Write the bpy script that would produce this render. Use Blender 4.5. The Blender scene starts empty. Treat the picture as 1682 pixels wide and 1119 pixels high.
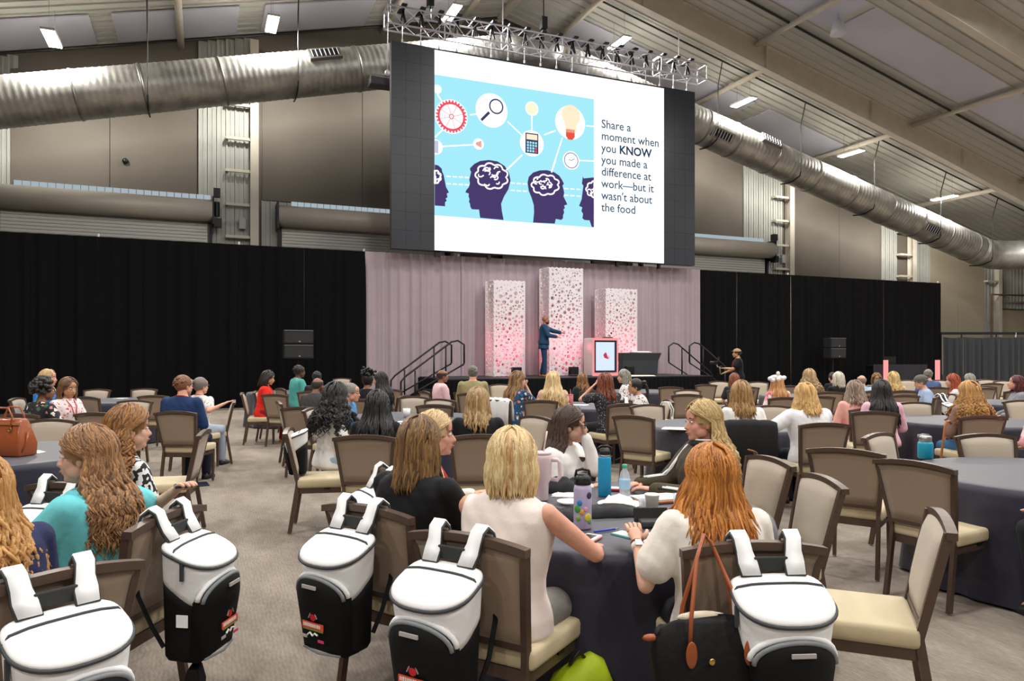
import bpy, bmesh, math, random
from mathutils import Vector, Matrix
import numpy as np

# ------------------------------------------------------------------ camera, world, light, exposure
scene = bpy.context.scene
col = scene.collection
CAM_H = 1.6
YAW = math.radians(22.93)
CY, SY = math.cos(YAW), math.sin(YAW)
cam_d = bpy.data.cameras.new('camera'); cam = bpy.data.objects.new('camera', cam_d); col.objects.link(cam)
cam_d.sensor_width = 36.0; cam_d.lens = 1200/1682*36; cam_d.shift_y = 23.5/1682
cam_d.clip_start = 0.05; cam_d.clip_end = 300
cam.location = (0, 0, CAM_H); cam.rotation_euler = (math.pi/2, 0, -YAW)
scene.camera = cam
w = bpy.data.worlds.new('world'); scene.world = w; w.use_nodes = True
w.node_tree.nodes['Background'].inputs[0].default_value = (.75, .85, 1, 1)
w.node_tree.nodes['Background'].inputs[1].default_value = 0.6
vs = scene.view_settings
vs.view_transform = 'Standard'; vs.look = 'None'; vs.gamma = 1; vs.use_curve_mapping = False
vs.exposure = 0.0
LIGHT_W = 300.0       # one high-bay fixture
TROFFER_W = 270.0

# room frame: X runs along the stage wall to the right, Y towards the stage wall, Z up
def R(X, Z): return (CY*X + SY*Z, -SY*X + CY*Z)
def G(px, s):                       # a spot on the floor seen in column px where one metre measures s pixels
    Z = 1200/s; X = (px-841)/s
    return R(X, Z)
def WP(px, py, ry):                 # where a line of sight meets the upright plane y = ry: (x, z)
    k = (px-841)/1200
    Z = ry/(CY - SY*k)
    return (CY*k+SY)*Z, CAM_H + (583-py)*Z/1200
def HD(a): return -(YAW + math.radians(a))    # heading: 0 looks away from the camera, 90 to its right

# ------------------------------------------------------------------ materials
MATS = {}
def mat(name, c, rough=.6, metal=0, bump=0, bscale=60, var=0, vscale=4, emit=0, sheen=0, trans=0, spec=.5, coat=0, alpha=1, c2=None, stretch=None, ior=None):
    if name in MATS: return MATS[name]
    m = bpy.data.materials.new(name); m.use_nodes = True; nt = m.node_tree; b = nt.nodes['Principled BSDF']
    if isinstance(c, str): c = tuple(((int(c[i:i+2], 16)/255)/12.92 if int(c[i:i+2], 16)/255 <= .04045 else ((int(c[i:i+2], 16)/255+.055)/1.055)**2.4) for i in (0, 2, 4))
    c = (*c[:3], 1)
    b.inputs['Base Color'].default_value = c
    b.inputs['Roughness'].default_value = rough; b.inputs['Metallic'].default_value = metal
    b.inputs['Specular IOR Level'].default_value = spec
    if sheen: b.inputs['Sheen Weight'].default_value = sheen
    if coat: b.inputs['Coat Weight'].default_value = coat
    if trans: b.inputs['Transmission Weight'].default_value = trans
    if ior: b.inputs['IOR'].default_value = ior
    if emit: b.inputs['Emission Color'].default_value = c; b.inputs['Emission Strength'].default_value = emit
    if alpha < 1: b.inputs['Alpha'].default_value = alpha
    if bump or var:
        tc = nt.nodes.new('ShaderNodeTexCoord'); mp = nt.nodes.new('ShaderNodeMapping')
        nt.links.new(tc.outputs['Object'], mp.inputs[0])
        if stretch: mp.inputs['Scale'].default_value = stretch
    if var:
        n = nt.nodes.new('ShaderNodeTexNoise'); n.inputs['Scale'].default_value = vscale; n.inputs['Detail'].default_value = 5
        nt.links.new(mp.outputs[0], n.inputs['Vector'])
        mx = nt.nodes.new('ShaderNodeMixRGB'); mx.inputs[1].default_value = c
        if c2 is None: c2 = tuple(min(1, x*(1-var)) for x in c[:3])
        elif isinstance(c2, str): c2 = hexc(c2)
        mx.inputs[2].default_value = (*c2[:3], 1)
        cr = nt.nodes.new('ShaderNodeMapRange'); cr.inputs[1].default_value = .38; cr.inputs[2].default_value = .62
        nt.links.new(n.outputs[0], cr.inputs[0]); nt.links.new(cr.outputs[0], mx.inputs[0])
        nt.links.new(mx.outputs[0], b.inputs['Base Color'])
    if bump:
        n2 = nt.nodes.new('ShaderNodeTexNoise'); n2.inputs['Scale'].default_value = bscale; n2.inputs['Detail'].default_value = 3
        nt.links.new(mp.outputs[0], n2.inputs['Vector'])
        bp = nt.nodes.new('ShaderNodeBump'); bp.inputs['Strength'].default_value = bump; bp.inputs['Distance'].default_value = .02
        nt.links.new(n2.outputs[0], bp.inputs['Height']); nt.links.new(bp.outputs[0], b.inputs['Normal'])
    MATS[name] = m
    return m
def hexc(h):
    return tuple((v/12.92 if v <= .04045 else ((v+.055)/1.055)**2.4) for v in (int(h[i:i+2], 16)/255 for i in (0, 2, 4)))
def emat(name, h, strength=1.0):
    if name in MATS: return MATS[name]
    m = bpy.data.materials.new(name); m.use_nodes = True; nt = m.node_tree
    nt.nodes.remove(nt.nodes['Principled BSDF'])
    e = nt.nodes.new('ShaderNodeEmission'); e.inputs[0].default_value = (*hexc(h), 1); e.inputs[1].default_value = strength
    nt.links.new(e.outputs[0], nt.nodes['Material Output'].inputs[0]); MATS[name] = m
    return m
def print_mat(name, base, cols, scale=14, thr=.45, rough=.75, kind='voronoi', stretch=None):
    """cloth print: spots of several colours on a base"""
    if name in MATS: return MATS[name]
    m = bpy.data.materials.new(name); m.use_nodes = True; nt = m.node_tree; b = nt.nodes['Principled BSDF']
    b.inputs['Roughness'].default_value = rough
    tc = nt.nodes.new('ShaderNodeTexCoord'); mp = nt.nodes.new('ShaderNodeMapping')
    if stretch: mp.inputs['Scale'].default_value = stretch
    nt.links.new(tc.outputs['Object'], mp.inputs[0])
    if kind == 'stripe':
        v = nt.nodes.new('ShaderNodeTexWave'); v.inputs['Scale'].default_value = scale; v.inputs['Distortion'].default_value = 3
    elif kind == 'noise':
        v = nt.nodes.new('ShaderNodeTexNoise'); v.inputs['Scale'].default_value = scale
    else:
        v = nt.nodes.new('ShaderNodeTexVoronoi'); v.inputs['Scale'].default_value = scale
    n = nt.nodes.new('ShaderNodeTexNoise'); n.inputs['Scale'].default_value = scale*1.7
    ad = nt.nodes.new('ShaderNodeVectorMath'); ad.operation = 'MULTIPLY_ADD'; ad.inputs[1].default_value = (.06, .06, .06)
    nt.links.new(mp.outputs[0], n.inputs['Vector']); nt.links.new(n.outputs['Color'], ad.inputs[0]); nt.links.new(mp.outputs[0], ad.inputs[2])
    nt.links.new(ad.outputs[0], v.inputs['Vector'])
    lt = nt.nodes.new('ShaderNodeMath'); lt.operation = 'LESS_THAN' if kind == 'voronoi' else 'GREATER_THAN'; lt.inputs[1].default_value = thr
    nt.links.new(v.outputs[0] if kind != 'stripe' else v.outputs['Fac'], lt.inputs[0])
    rp = nt.nodes.new('ShaderNodeValToRGB'); rp.color_ramp.interpolation = 'CONSTANT'
    if kind == 'voronoi':
        sx = nt.nodes.new('ShaderNodeSeparateXYZ'); nt.links.new(v.outputs['Color'], sx.inputs[0]); nt.links.new(sx.outputs[0], rp.inputs[0])
    else:
        n3 = nt.nodes.new('ShaderNodeTexNoise'); n3.inputs['Scale'].default_value = scale*.6; nt.links.new(mp.outputs[0], n3.inputs['Vector']); nt.links.new(n3.outputs[0], rp.inputs[0])
    els = rp.color_ramp.elements
    while len(els) < len(cols): els.new(.5)
    for i, cc in enumerate(cols):
        els[i].position = (i/len(cols) if kind == 'voronoi' else .3+.4*i/len(cols)); els[i].color = (*hexc(cc), 1)
    mx = nt.nodes.new('ShaderNodeMixRGB'); mx.inputs[1].default_value = (*hexc(base), 1)
    nt.links.new(lt.outputs[0], mx.inputs[0]); nt.links.new(rp.outputs[0], mx.inputs[2]); nt.links.new(mx.outputs[0], b.inputs['Base Color'])
    MATS[name] = m
    return m
def hair_mat(name, c1, c2, rough=.45):
    if name in MATS: return MATS[name]
    m = bpy.data.materials.new(name); m.use_nodes = True; nt = m.node_tree; b = nt.nodes['Principled BSDF']
    b.inputs['Roughness'].default_value = rough
    at = nt.nodes.new('ShaderNodeAttribute'); at.attribute_name = 'tone'
    mx = nt.nodes.new('ShaderNodeMixRGB'); mx.inputs[1].default_value = (*hexc(c1), 1); mx.inputs[2].default_value = (*hexc(c2), 1)
    nt.links.new(at.outputs['Fac'], mx.inputs[0]); nt.links.new(mx.outputs[0], b.inputs['Base Color'])
    tc = nt.nodes.new('ShaderNodeTexCoord'); mp = nt.nodes.new('ShaderNodeMapping'); mp.inputs['Scale'].default_value = (1, 1, .12)
    n = nt.nodes.new('ShaderNodeTexNoise'); n.inputs['Scale'].default_value = 150
    nt.links.new(tc.outputs['Object'], mp.inputs[0]); nt.links.new(mp.outputs[0], n.inputs['Vector'])
    bp = nt.nodes.new('ShaderNodeBump'); bp.inputs['Strength'].default_value = .6; bp.inputs['Distance'].default_value = .01
    nt.links.new(n.outputs[0], bp.inputs['Height']); nt.links.new(bp.outputs[0], b.inputs['Normal'])
    MATS[name] = m
    return m

# ------------------------------------------------------------------ mesh building
def frame(d):
    d = Vector(d).normalized()
    u = d.cross(Vector((0, 0, 1)))
    if u.length < 1e-3: u = Vector((1, 0, 0))
    u.normalize(); v = u.cross(d).normalized()
    return u, v
class MB:
    def __init__(s): s.v = []; s.f = []; s.m = []; s.tone = []; s.t = 0.5
    def _add(s, vs, fs, mi=0):
        o = len(s.v); s.v += [tuple(p) for p in vs]; s.f += [tuple(i+o for i in f) for f in fs]; s.m += [mi]*len(fs); s.tone += [s.t]*len(vs)
        return s
    def box(s, c, d, mi=0, rot=None, taper=None):
        x, y, z = d[0]/2, d[1]/2, d[2]/2; t = taper or (1, 1)
        vs = [Vector(p) for p in [(-x, -y, -z), (x, -y, -z), (x, y, -z), (-x, y, -z), (-x*t[0], -y*t[1], z), (x*t[0], -y*t[1], z), (x*t[0], y*t[1], z), (-x*t[0], y*t[1], z)]]
        if rot is not None: vs = [rot @ p for p in vs]
        c = Vector(c)
        return s._add([p+c for p in vs], [(3, 2, 1, 0), (4, 5, 6, 7), (0, 1, 5, 4), (1, 2, 6, 5), (2, 3, 7, 6), (3, 0, 4, 7)], mi)
    def beam(s, a, b, wd, h, mi=0, wd2=None, h2=None):   # square bar from a to b
        a, b = Vector(a), Vector(b); u, v = frame(b-a); wd2 = wd2 or wd; h2 = h2 or h
        vs = []
        for p, ww, hh in ((a, wd, h), (b, wd2, h2)):
            for sx, sz in ((-1, -1), (1, -1), (1, 1), (-1, 1)): vs.append(p + u*sx*ww/2 + v*sz*hh/2)
        return s._add(vs, [(0, 1, 2, 3), (7, 6, 5, 4), (0, 4, 5, 1), (1, 5, 6, 2), (2, 6, 7, 3), (3, 7, 4, 0)], mi)
    def tube(s, pts, r, n=8, mi=0, closed=False, flat=1.0):
        pts = [Vector(p) for p in pts]; N = len(pts)
        rr = r if isinstance(r, (list, tuple)) else [r]*N
        vs = []; pu = None
        for i, p in enumerate(pts):
            if closed: d = pts[(i+1) % N]-pts[i-1]
            else: d = pts[min(i+1, N-1)]-pts[max(i-1, 0)]
            if d.length < 1e-9: d = Vector((0, 0, 1))
            d.normalize()
            if pu is None: u, v = frame(d)
            else:
                u = pu - d*pu.dot(d)
                if u.length < 1e-6: u, v = frame(d)
                u.normalize(); v = u.cross(d)
            pu = u
            for k in range(n):
                a = 2*math.pi*k/n; vs.append(p + (u*math.cos(a) + v*math.sin(a)*flat)*rr[i])
        fs = []
        for i in range(N if closed else N-1):
            j = (i+1) % N
            for k in range(n): fs.append((i*n+k, i*n+(k+1) % n, j*n+(k+1) % n, j*n+k))
        if not closed: fs += [tuple(range(n-1, -1, -1)), tuple((N-1)*n+k for k in range(n))]
        return s._add(vs, fs, mi)
    def cap(s, a, b, ra, rb, n=10, mi=0):    # capsule that tapers
        a, b = Vector(a), Vector(b); d = (b-a)
        if d.length < 1e-6: d = Vector((0, 0, 1e-3))
        dn = d.normalized(); pts = []; rs = []
        for t in (-.98, -.8, -.5, 0): pts.append(a+dn*ra*t); rs.append(ra*math.sqrt(max(0, 1-t*t)))
        for t in (0, .5, .8, .98): pts.append(b+dn*rb*t); rs.append(rb*math.sqrt(max(0, 1-t*t)))
        return s.tube(pts, rs, n, mi)
    def ell(s, c, r, n=12, m=8, mi=0, rot=None):
        c = Vector(c); vs = []
        for i in range(m+1):
            ph = math.pi*(i+.0)/m; ph = min(max(ph, .02), math.pi-.02)
            for k in range(n):
                a = 2*math.pi*k/n
                p = Vector((r[0]*math.sin(ph)*math.cos(a), r[1]*math.sin(ph)*math.sin(a), r[2]*math.cos(ph)))
                if rot is not None: p = rot @ p
                vs.append(c+p)
        fs = [(i*n+k, (i+1)*n+k, (i+1)*n+(k+1) % n, i*n+(k+1) % n) for i in range(m) for k in range(n)]
        fs += [tuple(range(n)), tuple(m*n+k for k in range(n-1, -1, -1))]
        return s._add(vs, fs, mi)
    def loft(s, rings, mi=0, caps=True, closed=True):
        n = len(rings[0]); vs = [p for r in rings for p in r]; fs = []
        for i in range(len(rings)-1):
            for k in range(n if closed else n-1):
                fs.append((i*n+k, i*n+(k+1) % n, (i+1)*n+(k+1) % n, (i+1)*n+k))
        if caps and closed: fs += [tuple(range(n-1, -1, -1)), tuple((len(rings)-1)*n+k for k in range(n))]
        return s._add(vs, fs, mi)
    def lathe(s, prof, c=(0, 0, 0), n=20, mi=0):
        rings = [[(c[0]+r*math.cos(2*math.pi*k/n), c[1]+r*math.sin(2*math.pi*k/n), c[2]+z) for k in range(n)] for r, z in prof]
        return s.loft(rings, mi)
    def poly(s, pts, mi=0): return s._add(pts, [tuple(range(len(pts)))], mi)
    def prism(s, pts2, y0, y1, mi=0, f=None):   # outline in x,z extruded along y
        n = len(pts2); vs = [(x, y0, z) for x, z in pts2]+[(x, y1, z) for x, z in pts2]
        fs = [tuple(range(n)), tuple(range(2*n-1, n-1, -1))]+[(i, i+n, (i+1) % n+n, (i+1) % n) for i in range(n)]
        return s._add(vs, fs, mi)
    def xf(s, M):
        s.v = [tuple(M @ Vector(p)) for p in s.v]; return s
    def join(s, o, mi=None):
        k = len(s.v); s.v += o.v; s.f += [tuple(i+k for i in f) for f in o.f]; s.m += (o.m if mi is None else [mi]*len(o.f)); s.tone += o.tone; return s
    def mesh(s, name='mesh', smooth=False):
        me = bpy.data.meshes.new(name); me.from_pydata(s.v, [], s.f)
        if any(s.m): me.polygons.foreach_set('material_index', s.m)
        if smooth: me.polygons.foreach_set('use_smooth', [True]*len(me.polygons))
        if any(t != .5 for t in s.tone):
            a = me.attributes.new('tone', 'FLOAT', 'POINT'); a.data.foreach_set('value', s.tone)
        me.update(); return me
    def build(s, name, mats, parent=None, smooth=False, bevel=0, loc=None):
        me = s.mesh(name, smooth)
        return link(name, me, mats, parent, bevel, smooth)
def link(name, me, mats, parent=None, bevel=0, smooth=False):
    for m in (mats if isinstance(mats, (list, tuple)) else [mats]): me.materials.append(m)
    o = bpy.data.objects.new(name, me); col.objects.link(o)
    if parent: o.parent = parent
    if bevel:
        bm = bmesh.new(); bm.from_mesh(me)
        bmesh.ops.bevel(bm, geom=[e for e in bm.edges if len(e.link_faces) == 2 and e.calc_face_angle(0) > .6], offset=bevel, segments=2, affect='EDGES', profile=.5)
        if smooth:
            for f in bm.faces: f.smooth = True
        bm.to_mesh(me); bm.free()
    return o
def thing(name, label, cat, loc=(0, 0, 0), rz=0, group=None):
    o = bpy.data.objects.new(name, None); col.objects.link(o); o.location = loc; o.rotation_euler = (0, 0, rz)
    o.empty_display_size = .1
    tag(o, label, cat, group); return o
def tag(o, label, cat, group=None):
    o['label'] = label; o['category'] = cat
    if group: o['group'] = group
    return o
def struct(o): o['kind'] = 'structure'; return o
def dup(root, loc, rz, label=None, group=None):
    r = root.copy(); col.objects.link(r); r.location = loc; r.rotation_euler = (0, 0, rz)
    if label: r['label'] = label
    if group: r['group'] = group
    for ch in list(root.children):
        c = ch.copy(); col.objects.link(c); c.parent = r
        for g in list(ch.children):
            d = g.copy(); col.objects.link(d); d.parent = c
    return r
def remesh(mb, voxel, it=2):
    me = mb.mesh('tmp'); o = bpy.data.objects.new('tmp', me); col.objects.link(o)
    m = o.modifiers.new('r', 'REMESH'); m.mode = 'VOXEL'; m.voxel_size = voxel
    if it: s = o.modifiers.new('s', 'SMOOTH'); s.factor = .5; s.iterations = it
    dg = bpy.context.evaluated_depsgraph_get(); dg.update(); ev = o.evaluated_get(dg)
    em = ev.to_mesh()
    out = MB(); out.v = [tuple(v.co) for v in em.vertices]; out.f = [tuple(p.vertices) for p in em.polygons]
    out.m = [0]*len(out.f); out.tone = [.5]*len(out.v)
    ev.to_mesh_clear(); bpy.data.objects.remove(o); bpy.data.meshes.remove(me)
    return out
def area(name, loc, sx, sy, power, color=(1, 1, 1), rot=(0, 0, 0)):
    d = bpy.data.lights.new(name, 'AREA'); d.shape = 'RECTANGLE'; d.size = sx; d.size_y = sy; d.energy = power; d.color = color
    o = bpy.data.objects.new(name, d); col.objects.link(o); o.location = loc; o.rotation_euler = rot
    return o
# ------------------------------------------------------------------ the hall
M = dict(
 ceil=mat('ceiling_liner', 'bdbcb6', .55, bump=.1, bscale=8, var=.12, vscale=.5),
 ceil_smooth=mat('ceiling_insulation', 'c4c4d2', .6, var=.12, vscale=.35),
 beam=mat('painted_beam', 'c9c1b2', .5, var=.08, vscale=2),
 wall=mat('wall_liner', '635b51', .7, var=.12, vscale=.5, bump=.05, bscale=6),
 pale=mat('pale_lit_liner', 'a39884', .6, var=.06, vscale=.6),  # pale panels at the right; their brighter lighting is put into the colour
 siding=mat('wall_siding', 'a8a7a0', .5, var=.08, vscale=1.5),
 galv=mat('galvanised_duct', 'b3b0aa', .42, .75, bump=.15, bscale=7, var=.3, vscale=2.2),
 band=mat('duct_band', '8c8983', .4, .8),
 black=mat('black_metal', '101012', .45, .3),
 darkpipe=mat('black_pipe', '1a1917', .5, .2),
 carpet=None,
 hood=mat('door_hood', 'c2baad', .5, .1, var=.06, vscale=1),
 slat=mat('door_slat', 'b5b3ac', .45, .3),
 lampshade=mat('pendant_shade', 'd9dde6', .4),
 alu=mat('truss_aluminium', 'd2d0da', .4, .25),
 blackcloth=mat('black_drape', '040406', .9, spec=.2, var=.3, vscale=1.2),
 greycloth=mat('mauve_grey_drape', 'a5959c', .85, sheen=.05, var=.05, vscale=2),
 charcloth=mat('charcoal_drape', '26292d', .85, sheen=.2),
 tube=emat('lamp_tube', 'fffaf0', 26.0),
 daylight=emat('daylight_panel', 'bccbd4', .75),
)
def carpet_mat():
    m = bpy.data.materials.new('hall_carpet'); m.use_nodes = True; nt = m.node_tree; b = nt.nodes['Principled BSDF']
    b.inputs['Roughness'].default_value = .95; b.inputs['Specular IOR Level'].default_value = .15
    tc = nt.nodes.new('ShaderNodeTexCoord')
    mp = nt.nodes.new('ShaderNodeMapping'); mp.inputs['Scale'].default_value = (1, .35, 1); mp.inputs['Rotation'].default_value = (0, 0, .4)
    nt.links.new(tc.outputs['Object'], mp.inputs[0])
    n1 = nt.nodes.new('ShaderNodeTexNoise'); n1.inputs['Scale'].default_value = 1.3; n1.inputs['Detail'].default_value = 6; n1.inputs['Roughness'].default_value = .7
    n2 = nt.nodes.new('ShaderNodeTexNoise'); n2.inputs['Scale'].default_value = 55; n2.inputs['Detail'].default_value = 4
    nt.links.new(mp.outputs[0], n1.inputs['Vector']); nt.links.new(mp.outputs[0], n2.inputs['Vector'])
    w1 = nt.nodes.new('ShaderNodeTexWave'); w1.inputs['Scale'].default_value = 14; w1.inputs['Distortion'].default_value = 6; w1.inputs['Detail'].default_value = 3
    nt.links.new(tc.outputs['Object'], w1.inputs['Vector'])
    r1 = nt.nodes.new('ShaderNodeValToRGB'); r1.color_ramp.elements[0].position = .36; r1.color_ramp.elements[1].position = .64
    r1.color_ramp.elements[0].color = (*hexc('857a6f'), 1); r1.color_ramp.elements[1].color = (*hexc('a1968a'), 1)
    nt.links.new(n1.outputs[0], r1.inputs[0])
    r2 = nt.nodes.new('ShaderNodeValToRGB'); r2.color_ramp.elements[0].position = .35; r2.color_ramp.elements[1].position = .68
    r2.color_ramp.elements[0].color = (.84, .84, .84, 1); r2.color_ramp.elements[1].color = (1.05, 1.05, 1.05, 1)
    nt.links.new(n2.outputs[0], r2.inputs[0])
    mu = nt.nodes.new('ShaderNodeMixRGB'); mu.blend_type = 'MULTIPLY'; mu.inputs[0].default_value = 1
    nt.links.new(r1.outputs[0], mu.inputs[1]); nt.links.new(r2.outputs[0], mu.inputs[2])
    mu2 = nt.nodes.new('ShaderNodeMixRGB'); mu2.blend_type = 'MULTIPLY'; mu2.inputs[0].default_value = .12
    nt.links.new(mu.outputs[0], mu2.inputs[1]); nt.links.new(w1.outputs[0], mu2.inputs[2])
    nt.links.new(mu2.outputs[0], b.inputs['Base Color'])
    bp = nt.nodes.new('ShaderNodeBump'); bp.inputs['Strength'].default_value = .5; bp.inputs['Distance'].default_value = .01
    nt.links.new(n2.outputs[0], bp.inputs['Height']); nt.links.new(bp.outputs[0], b.inputs['Normal'])
    return m
M['carpet'] = carpet_mat()
XL, XR, YB, YF = -19.0, 46.0, -13.0, 28.0
RX, RZ, SL = 11.2, 15.5, .245
def roof(x): return RZ - SL*abs(x-RX)
struct(MB().box(((XL+XR)/2, (YB+YF)/2, -.1), (XR-XL+2, YF-YB+2, .2)).build('floor', M['carpet']))
# ceiling: two slopes
cb = MB()
for xa, xb in ((XL, RX), (RX, XR)):
    za, zb = roof(xa), roof(xb)
    cb._add([(xa, YB, za), (xb, YB, zb), (xb, YF, zb), (xa, YF, za), (xa, YB, za+.2), (xb, YB, zb+.2), (xb, YF, zb+.2), (xa, YF, za+.2)],
            [(0, 1, 2, 3), (7, 6, 5, 4), (0, 4, 5, 1), (1, 5, 6, 2), (2, 6, 7, 3), (3, 7, 4, 0)])
ceiling = struct(cb.build('ceiling', M['ceil']))
# ribs of the roof liner, running down the slope
rib_l = MB().beam((XL, 0, roof(XL)-.03), (RX, 0, RZ-.03), .045, .06).mesh('roof_rib')
rib_r = MB().beam((RX, 0, RZ-.03), (XR, 0, roof(XR)-.03), .045, .06).mesh('roof_rib')
for me in (rib_l, rib_r): me.materials.append(M['ceil'])
FR = (21.9, 15.6, 9.3, 3.0, -3.3, -9.6)
y = 27.7
while y > 4:
    d = min(abs(y-f) for f in FR)
    if y > 23 or d < 2.3:
        for me in (rib_l, rib_r):
            o = bpy.data.objects.new('roof_rib', me); col.objects.link(o); o.parent = ceiling; o.location = (0, y, 0)
    y -= .42
# smooth insulation sheets between the ribbed strips
def sheet(xa, xb, ya, yb, dz=.05):
    m = MB(); za, zb = roof(xa)-dz, roof(xb)-dz
    m._add([(xa, ya, za), (xb, ya, zb), (xb, yb, zb), (xa, yb, za), (xa, ya, za+.04), (xb, ya, zb+.04), (xb, yb, zb+.04), (xa, yb, za+.04)],
           [(0, 1, 2, 3), (7, 6, 5, 4), (0, 4, 5, 1), (1, 5, 6, 2), (2, 6, 7, 3), (3, 7, 4, 0)])
    m.build('insulation_panel', M['ceil_smooth'], ceiling)
STR = [RX+7.05*k for k in (-4, -3, -2, -1, 0, 1, 2, 3, 4)]
STR = [x+2.2 for x in STR]
for (ya, yb) in ((17.95, 19.6), (11.6, 13.3)):
    for i in range(len(STR)-1):
        xa, xb = STR[i]+.15, STR[i+1]-.15
        if xa < RX < xb: sheet(xa, RX-.1, ya-.3, yb); sheet(RX+.1, xb, ya-.3, yb)
        else: sheet(xa, xb, ya-.3, yb)
# flat liner sheets next to the wall on the left slope
for xa, xb in ((-12.4, -8.0), (-7.4, -3.2), (-2.6, 1.1), (1.9, 5.6), (6.3, 8.6), (13.6, 17.2), (18.0, 22.4), (23.2, 28)):
    sheet(xa, xb, 25.4, 27.6, .075)
# rigid frames
def frame_bent(y):
    m = MB(); dep = .95
    for sgn, xe in ((-1, XL), (1, XR)):
        xs = [xe, RX]
        def ring(x, d):
            zt = roof(x)-.02; zb = zt-d
            return [(x, y-.14, zb), (x, y+.14, zb), (x, y+.14, zb+.03), (x, y+.02, zb+.03), (x, y+.02, zt-.03), (x, y+.14, zt-.03), (x, y+.14, zt), (x, y-.14, zt), (x, y-.14, zt-.03), (x, y-.02, zt-.03), (x, y-.02, zb+.03), (x, y-.14, zb+.03)]
        m.loft([ring(xe, 1.3), ring((xe+RX)/2, dep), ring(RX, dep)])
        ck = .45*sgn
        m.box((xe - sgn*.35, y, roof(xe)/2-.05), (.6, .28, roof(xe)-.1))
        k = 3
        while k < abs(xe-RX): # web stiffeners
            x = RX+sgn*k; m.box((x, y-.08, roof(x)-dep/2), (.02, .12, dep-.08)); k += 5.5
    return m.mesh('roof_frame')
fm = frame_bent(0); fm.materials.append(M['beam'])
for i, y in enumerate(FR):
    o = bpy.data.objects.new('trim_%d' % (i+1), fm); col.objects.link(o); o.location = (0, y, 0); struct(o)
# struts between the frames and the end wall
k = 0
for (ya, yb, xs) in ((22.05, 27.95, (-14.7, -7.8, -.7, 6.4, 9.4, 13.5, 20.6, 27.7, 34.8)), (15.75, 21.75, (-9.4, -2.3, 4.8, 19.2, 27.5, 34.6)), (9.45, 15.45, (-2.3, 19.2, 27.5, 34.6))):
    for x in xs:
        z = roof(x)-.24
        MB().tube([(x, ya, z), (x, yb, z)], .11, 8).build('roof_strut', M['beam'], ceiling, True)
struct(MB().beam((RX, YB, RZ-.12), (RX, YF, RZ-.12), .3, .12).build('trim_7', M['beam']))
# end wall and side walls
def gable(name, y, th):
    m = MB(); pts = [(XL, 0), (XR, 0), (XR, roof(XR)), (RX, RZ), (XL, roof(XL))]
    m.prism(pts, y, y+th); return struct(m.build(name, M['wall']))
wall_back = gable('wall_back', 28.0, .2)
struct(MB().box((XL-.1, (YB+YF)/2, roof(XL)/2), (.2, YF-YB, roof(XL))).build('wall_left', M['wall']))
struct(MB().box((XR+.1, (YB+YF)/2, roof(XR)/2), (.2, YF-YB, roof(XR))).build('wall_right', M['wall']))
gable('wall_front', YB-.2, .2)
# ribbed siding strips on the end wall
def siding(x0, x1, z0=0, z1=None):
    m = MB(); x = x0; wd = .3
    while x < x1-.02:
        zt = (roof(x+.15)-.1) if z1 is None else z1
        m.box((x+.15, 27.985, (z0+zt)/2), (.29, .03, zt-z0)); m.box((x+.03, 27.95, (z0+zt)/2), (.05, .06, zt-z0)); m.box((x+.17, 27.96, (z0+zt)/2), (.03, .04, zt-z0))
        x += wd
    o = m.build('siding_strip', M['siding'], wall_back); o['kind'] = 'stuff'
siding(1.95, 3.0, 0, 7.2)
for x0, x1 in ((-7.6, -5.75), (-.15, 1.5), (23.9, 26.2), (33.0, 34.0), (35.6, 36.6), (41.15, 41.9)): siding(x0, x1)
siding(42.2, 45.9, 4.3)
# columns with girt brackets
for x in (-7.5, 1.7, 9.3, 17.6, 26.6, 35.1, 42.05):
    m = MB(); z = roof(x)-.3
    m.box((x, 27.62, z/2), (.28, .02, z)); m.box((x, 27.95, z/2), (.28, .02, z)); m.box((x, 27.78, z/2), (.03, .32, z))
    o = m.build('wall_column', M['beam'], wall_back)
    for zz in (5.8, 6.95, 8.15, 9.3, 10.5):
        if zz < z-.5: MB().box((x-.5, 27.75, zz), (.9, .1, .1)).box((x-.92, 27.85, zz), (.1, .25, .1)).build('girt', M['beam'], wall_back)
# liner panels with open joints
for x0, x1, z0 in ((-5.7, -2.9, 7.0), (-2.88, -.2, 7.0), (1.98, 5.6, 7.22), (5.62, 9.0, 7.2), (18.0, 20.8, 7.2), (20.82, 23.8, 7.2), (27.0, 30.0, 3.2), (30.02, 32.9, 3.2), (36.7, 38.9, .5), (38.92, 41.1, .5)):
    pts = [(x0, z0), (x1, z0), (x1, roof(x1)-.55), (x0, roof(x0)-.55)]
    MB().prism(pts, 27.93, 27.99).build('liner_panel', M['wall'] if x0 < 36 else M['pale'], wall_back)
MB().box((44.2, 27.96, 2.1), (3.2, .06, 4.2)).build('liner_panel', M['pale'], wall_back)
MB().ell(WP(206, 265, 27.9)[:1]+(27.85,)+WP(206, 265, 27.9)[1:], (.1, .06, .1)).build('wall_vent', M['black'], wall_back, True)
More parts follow.
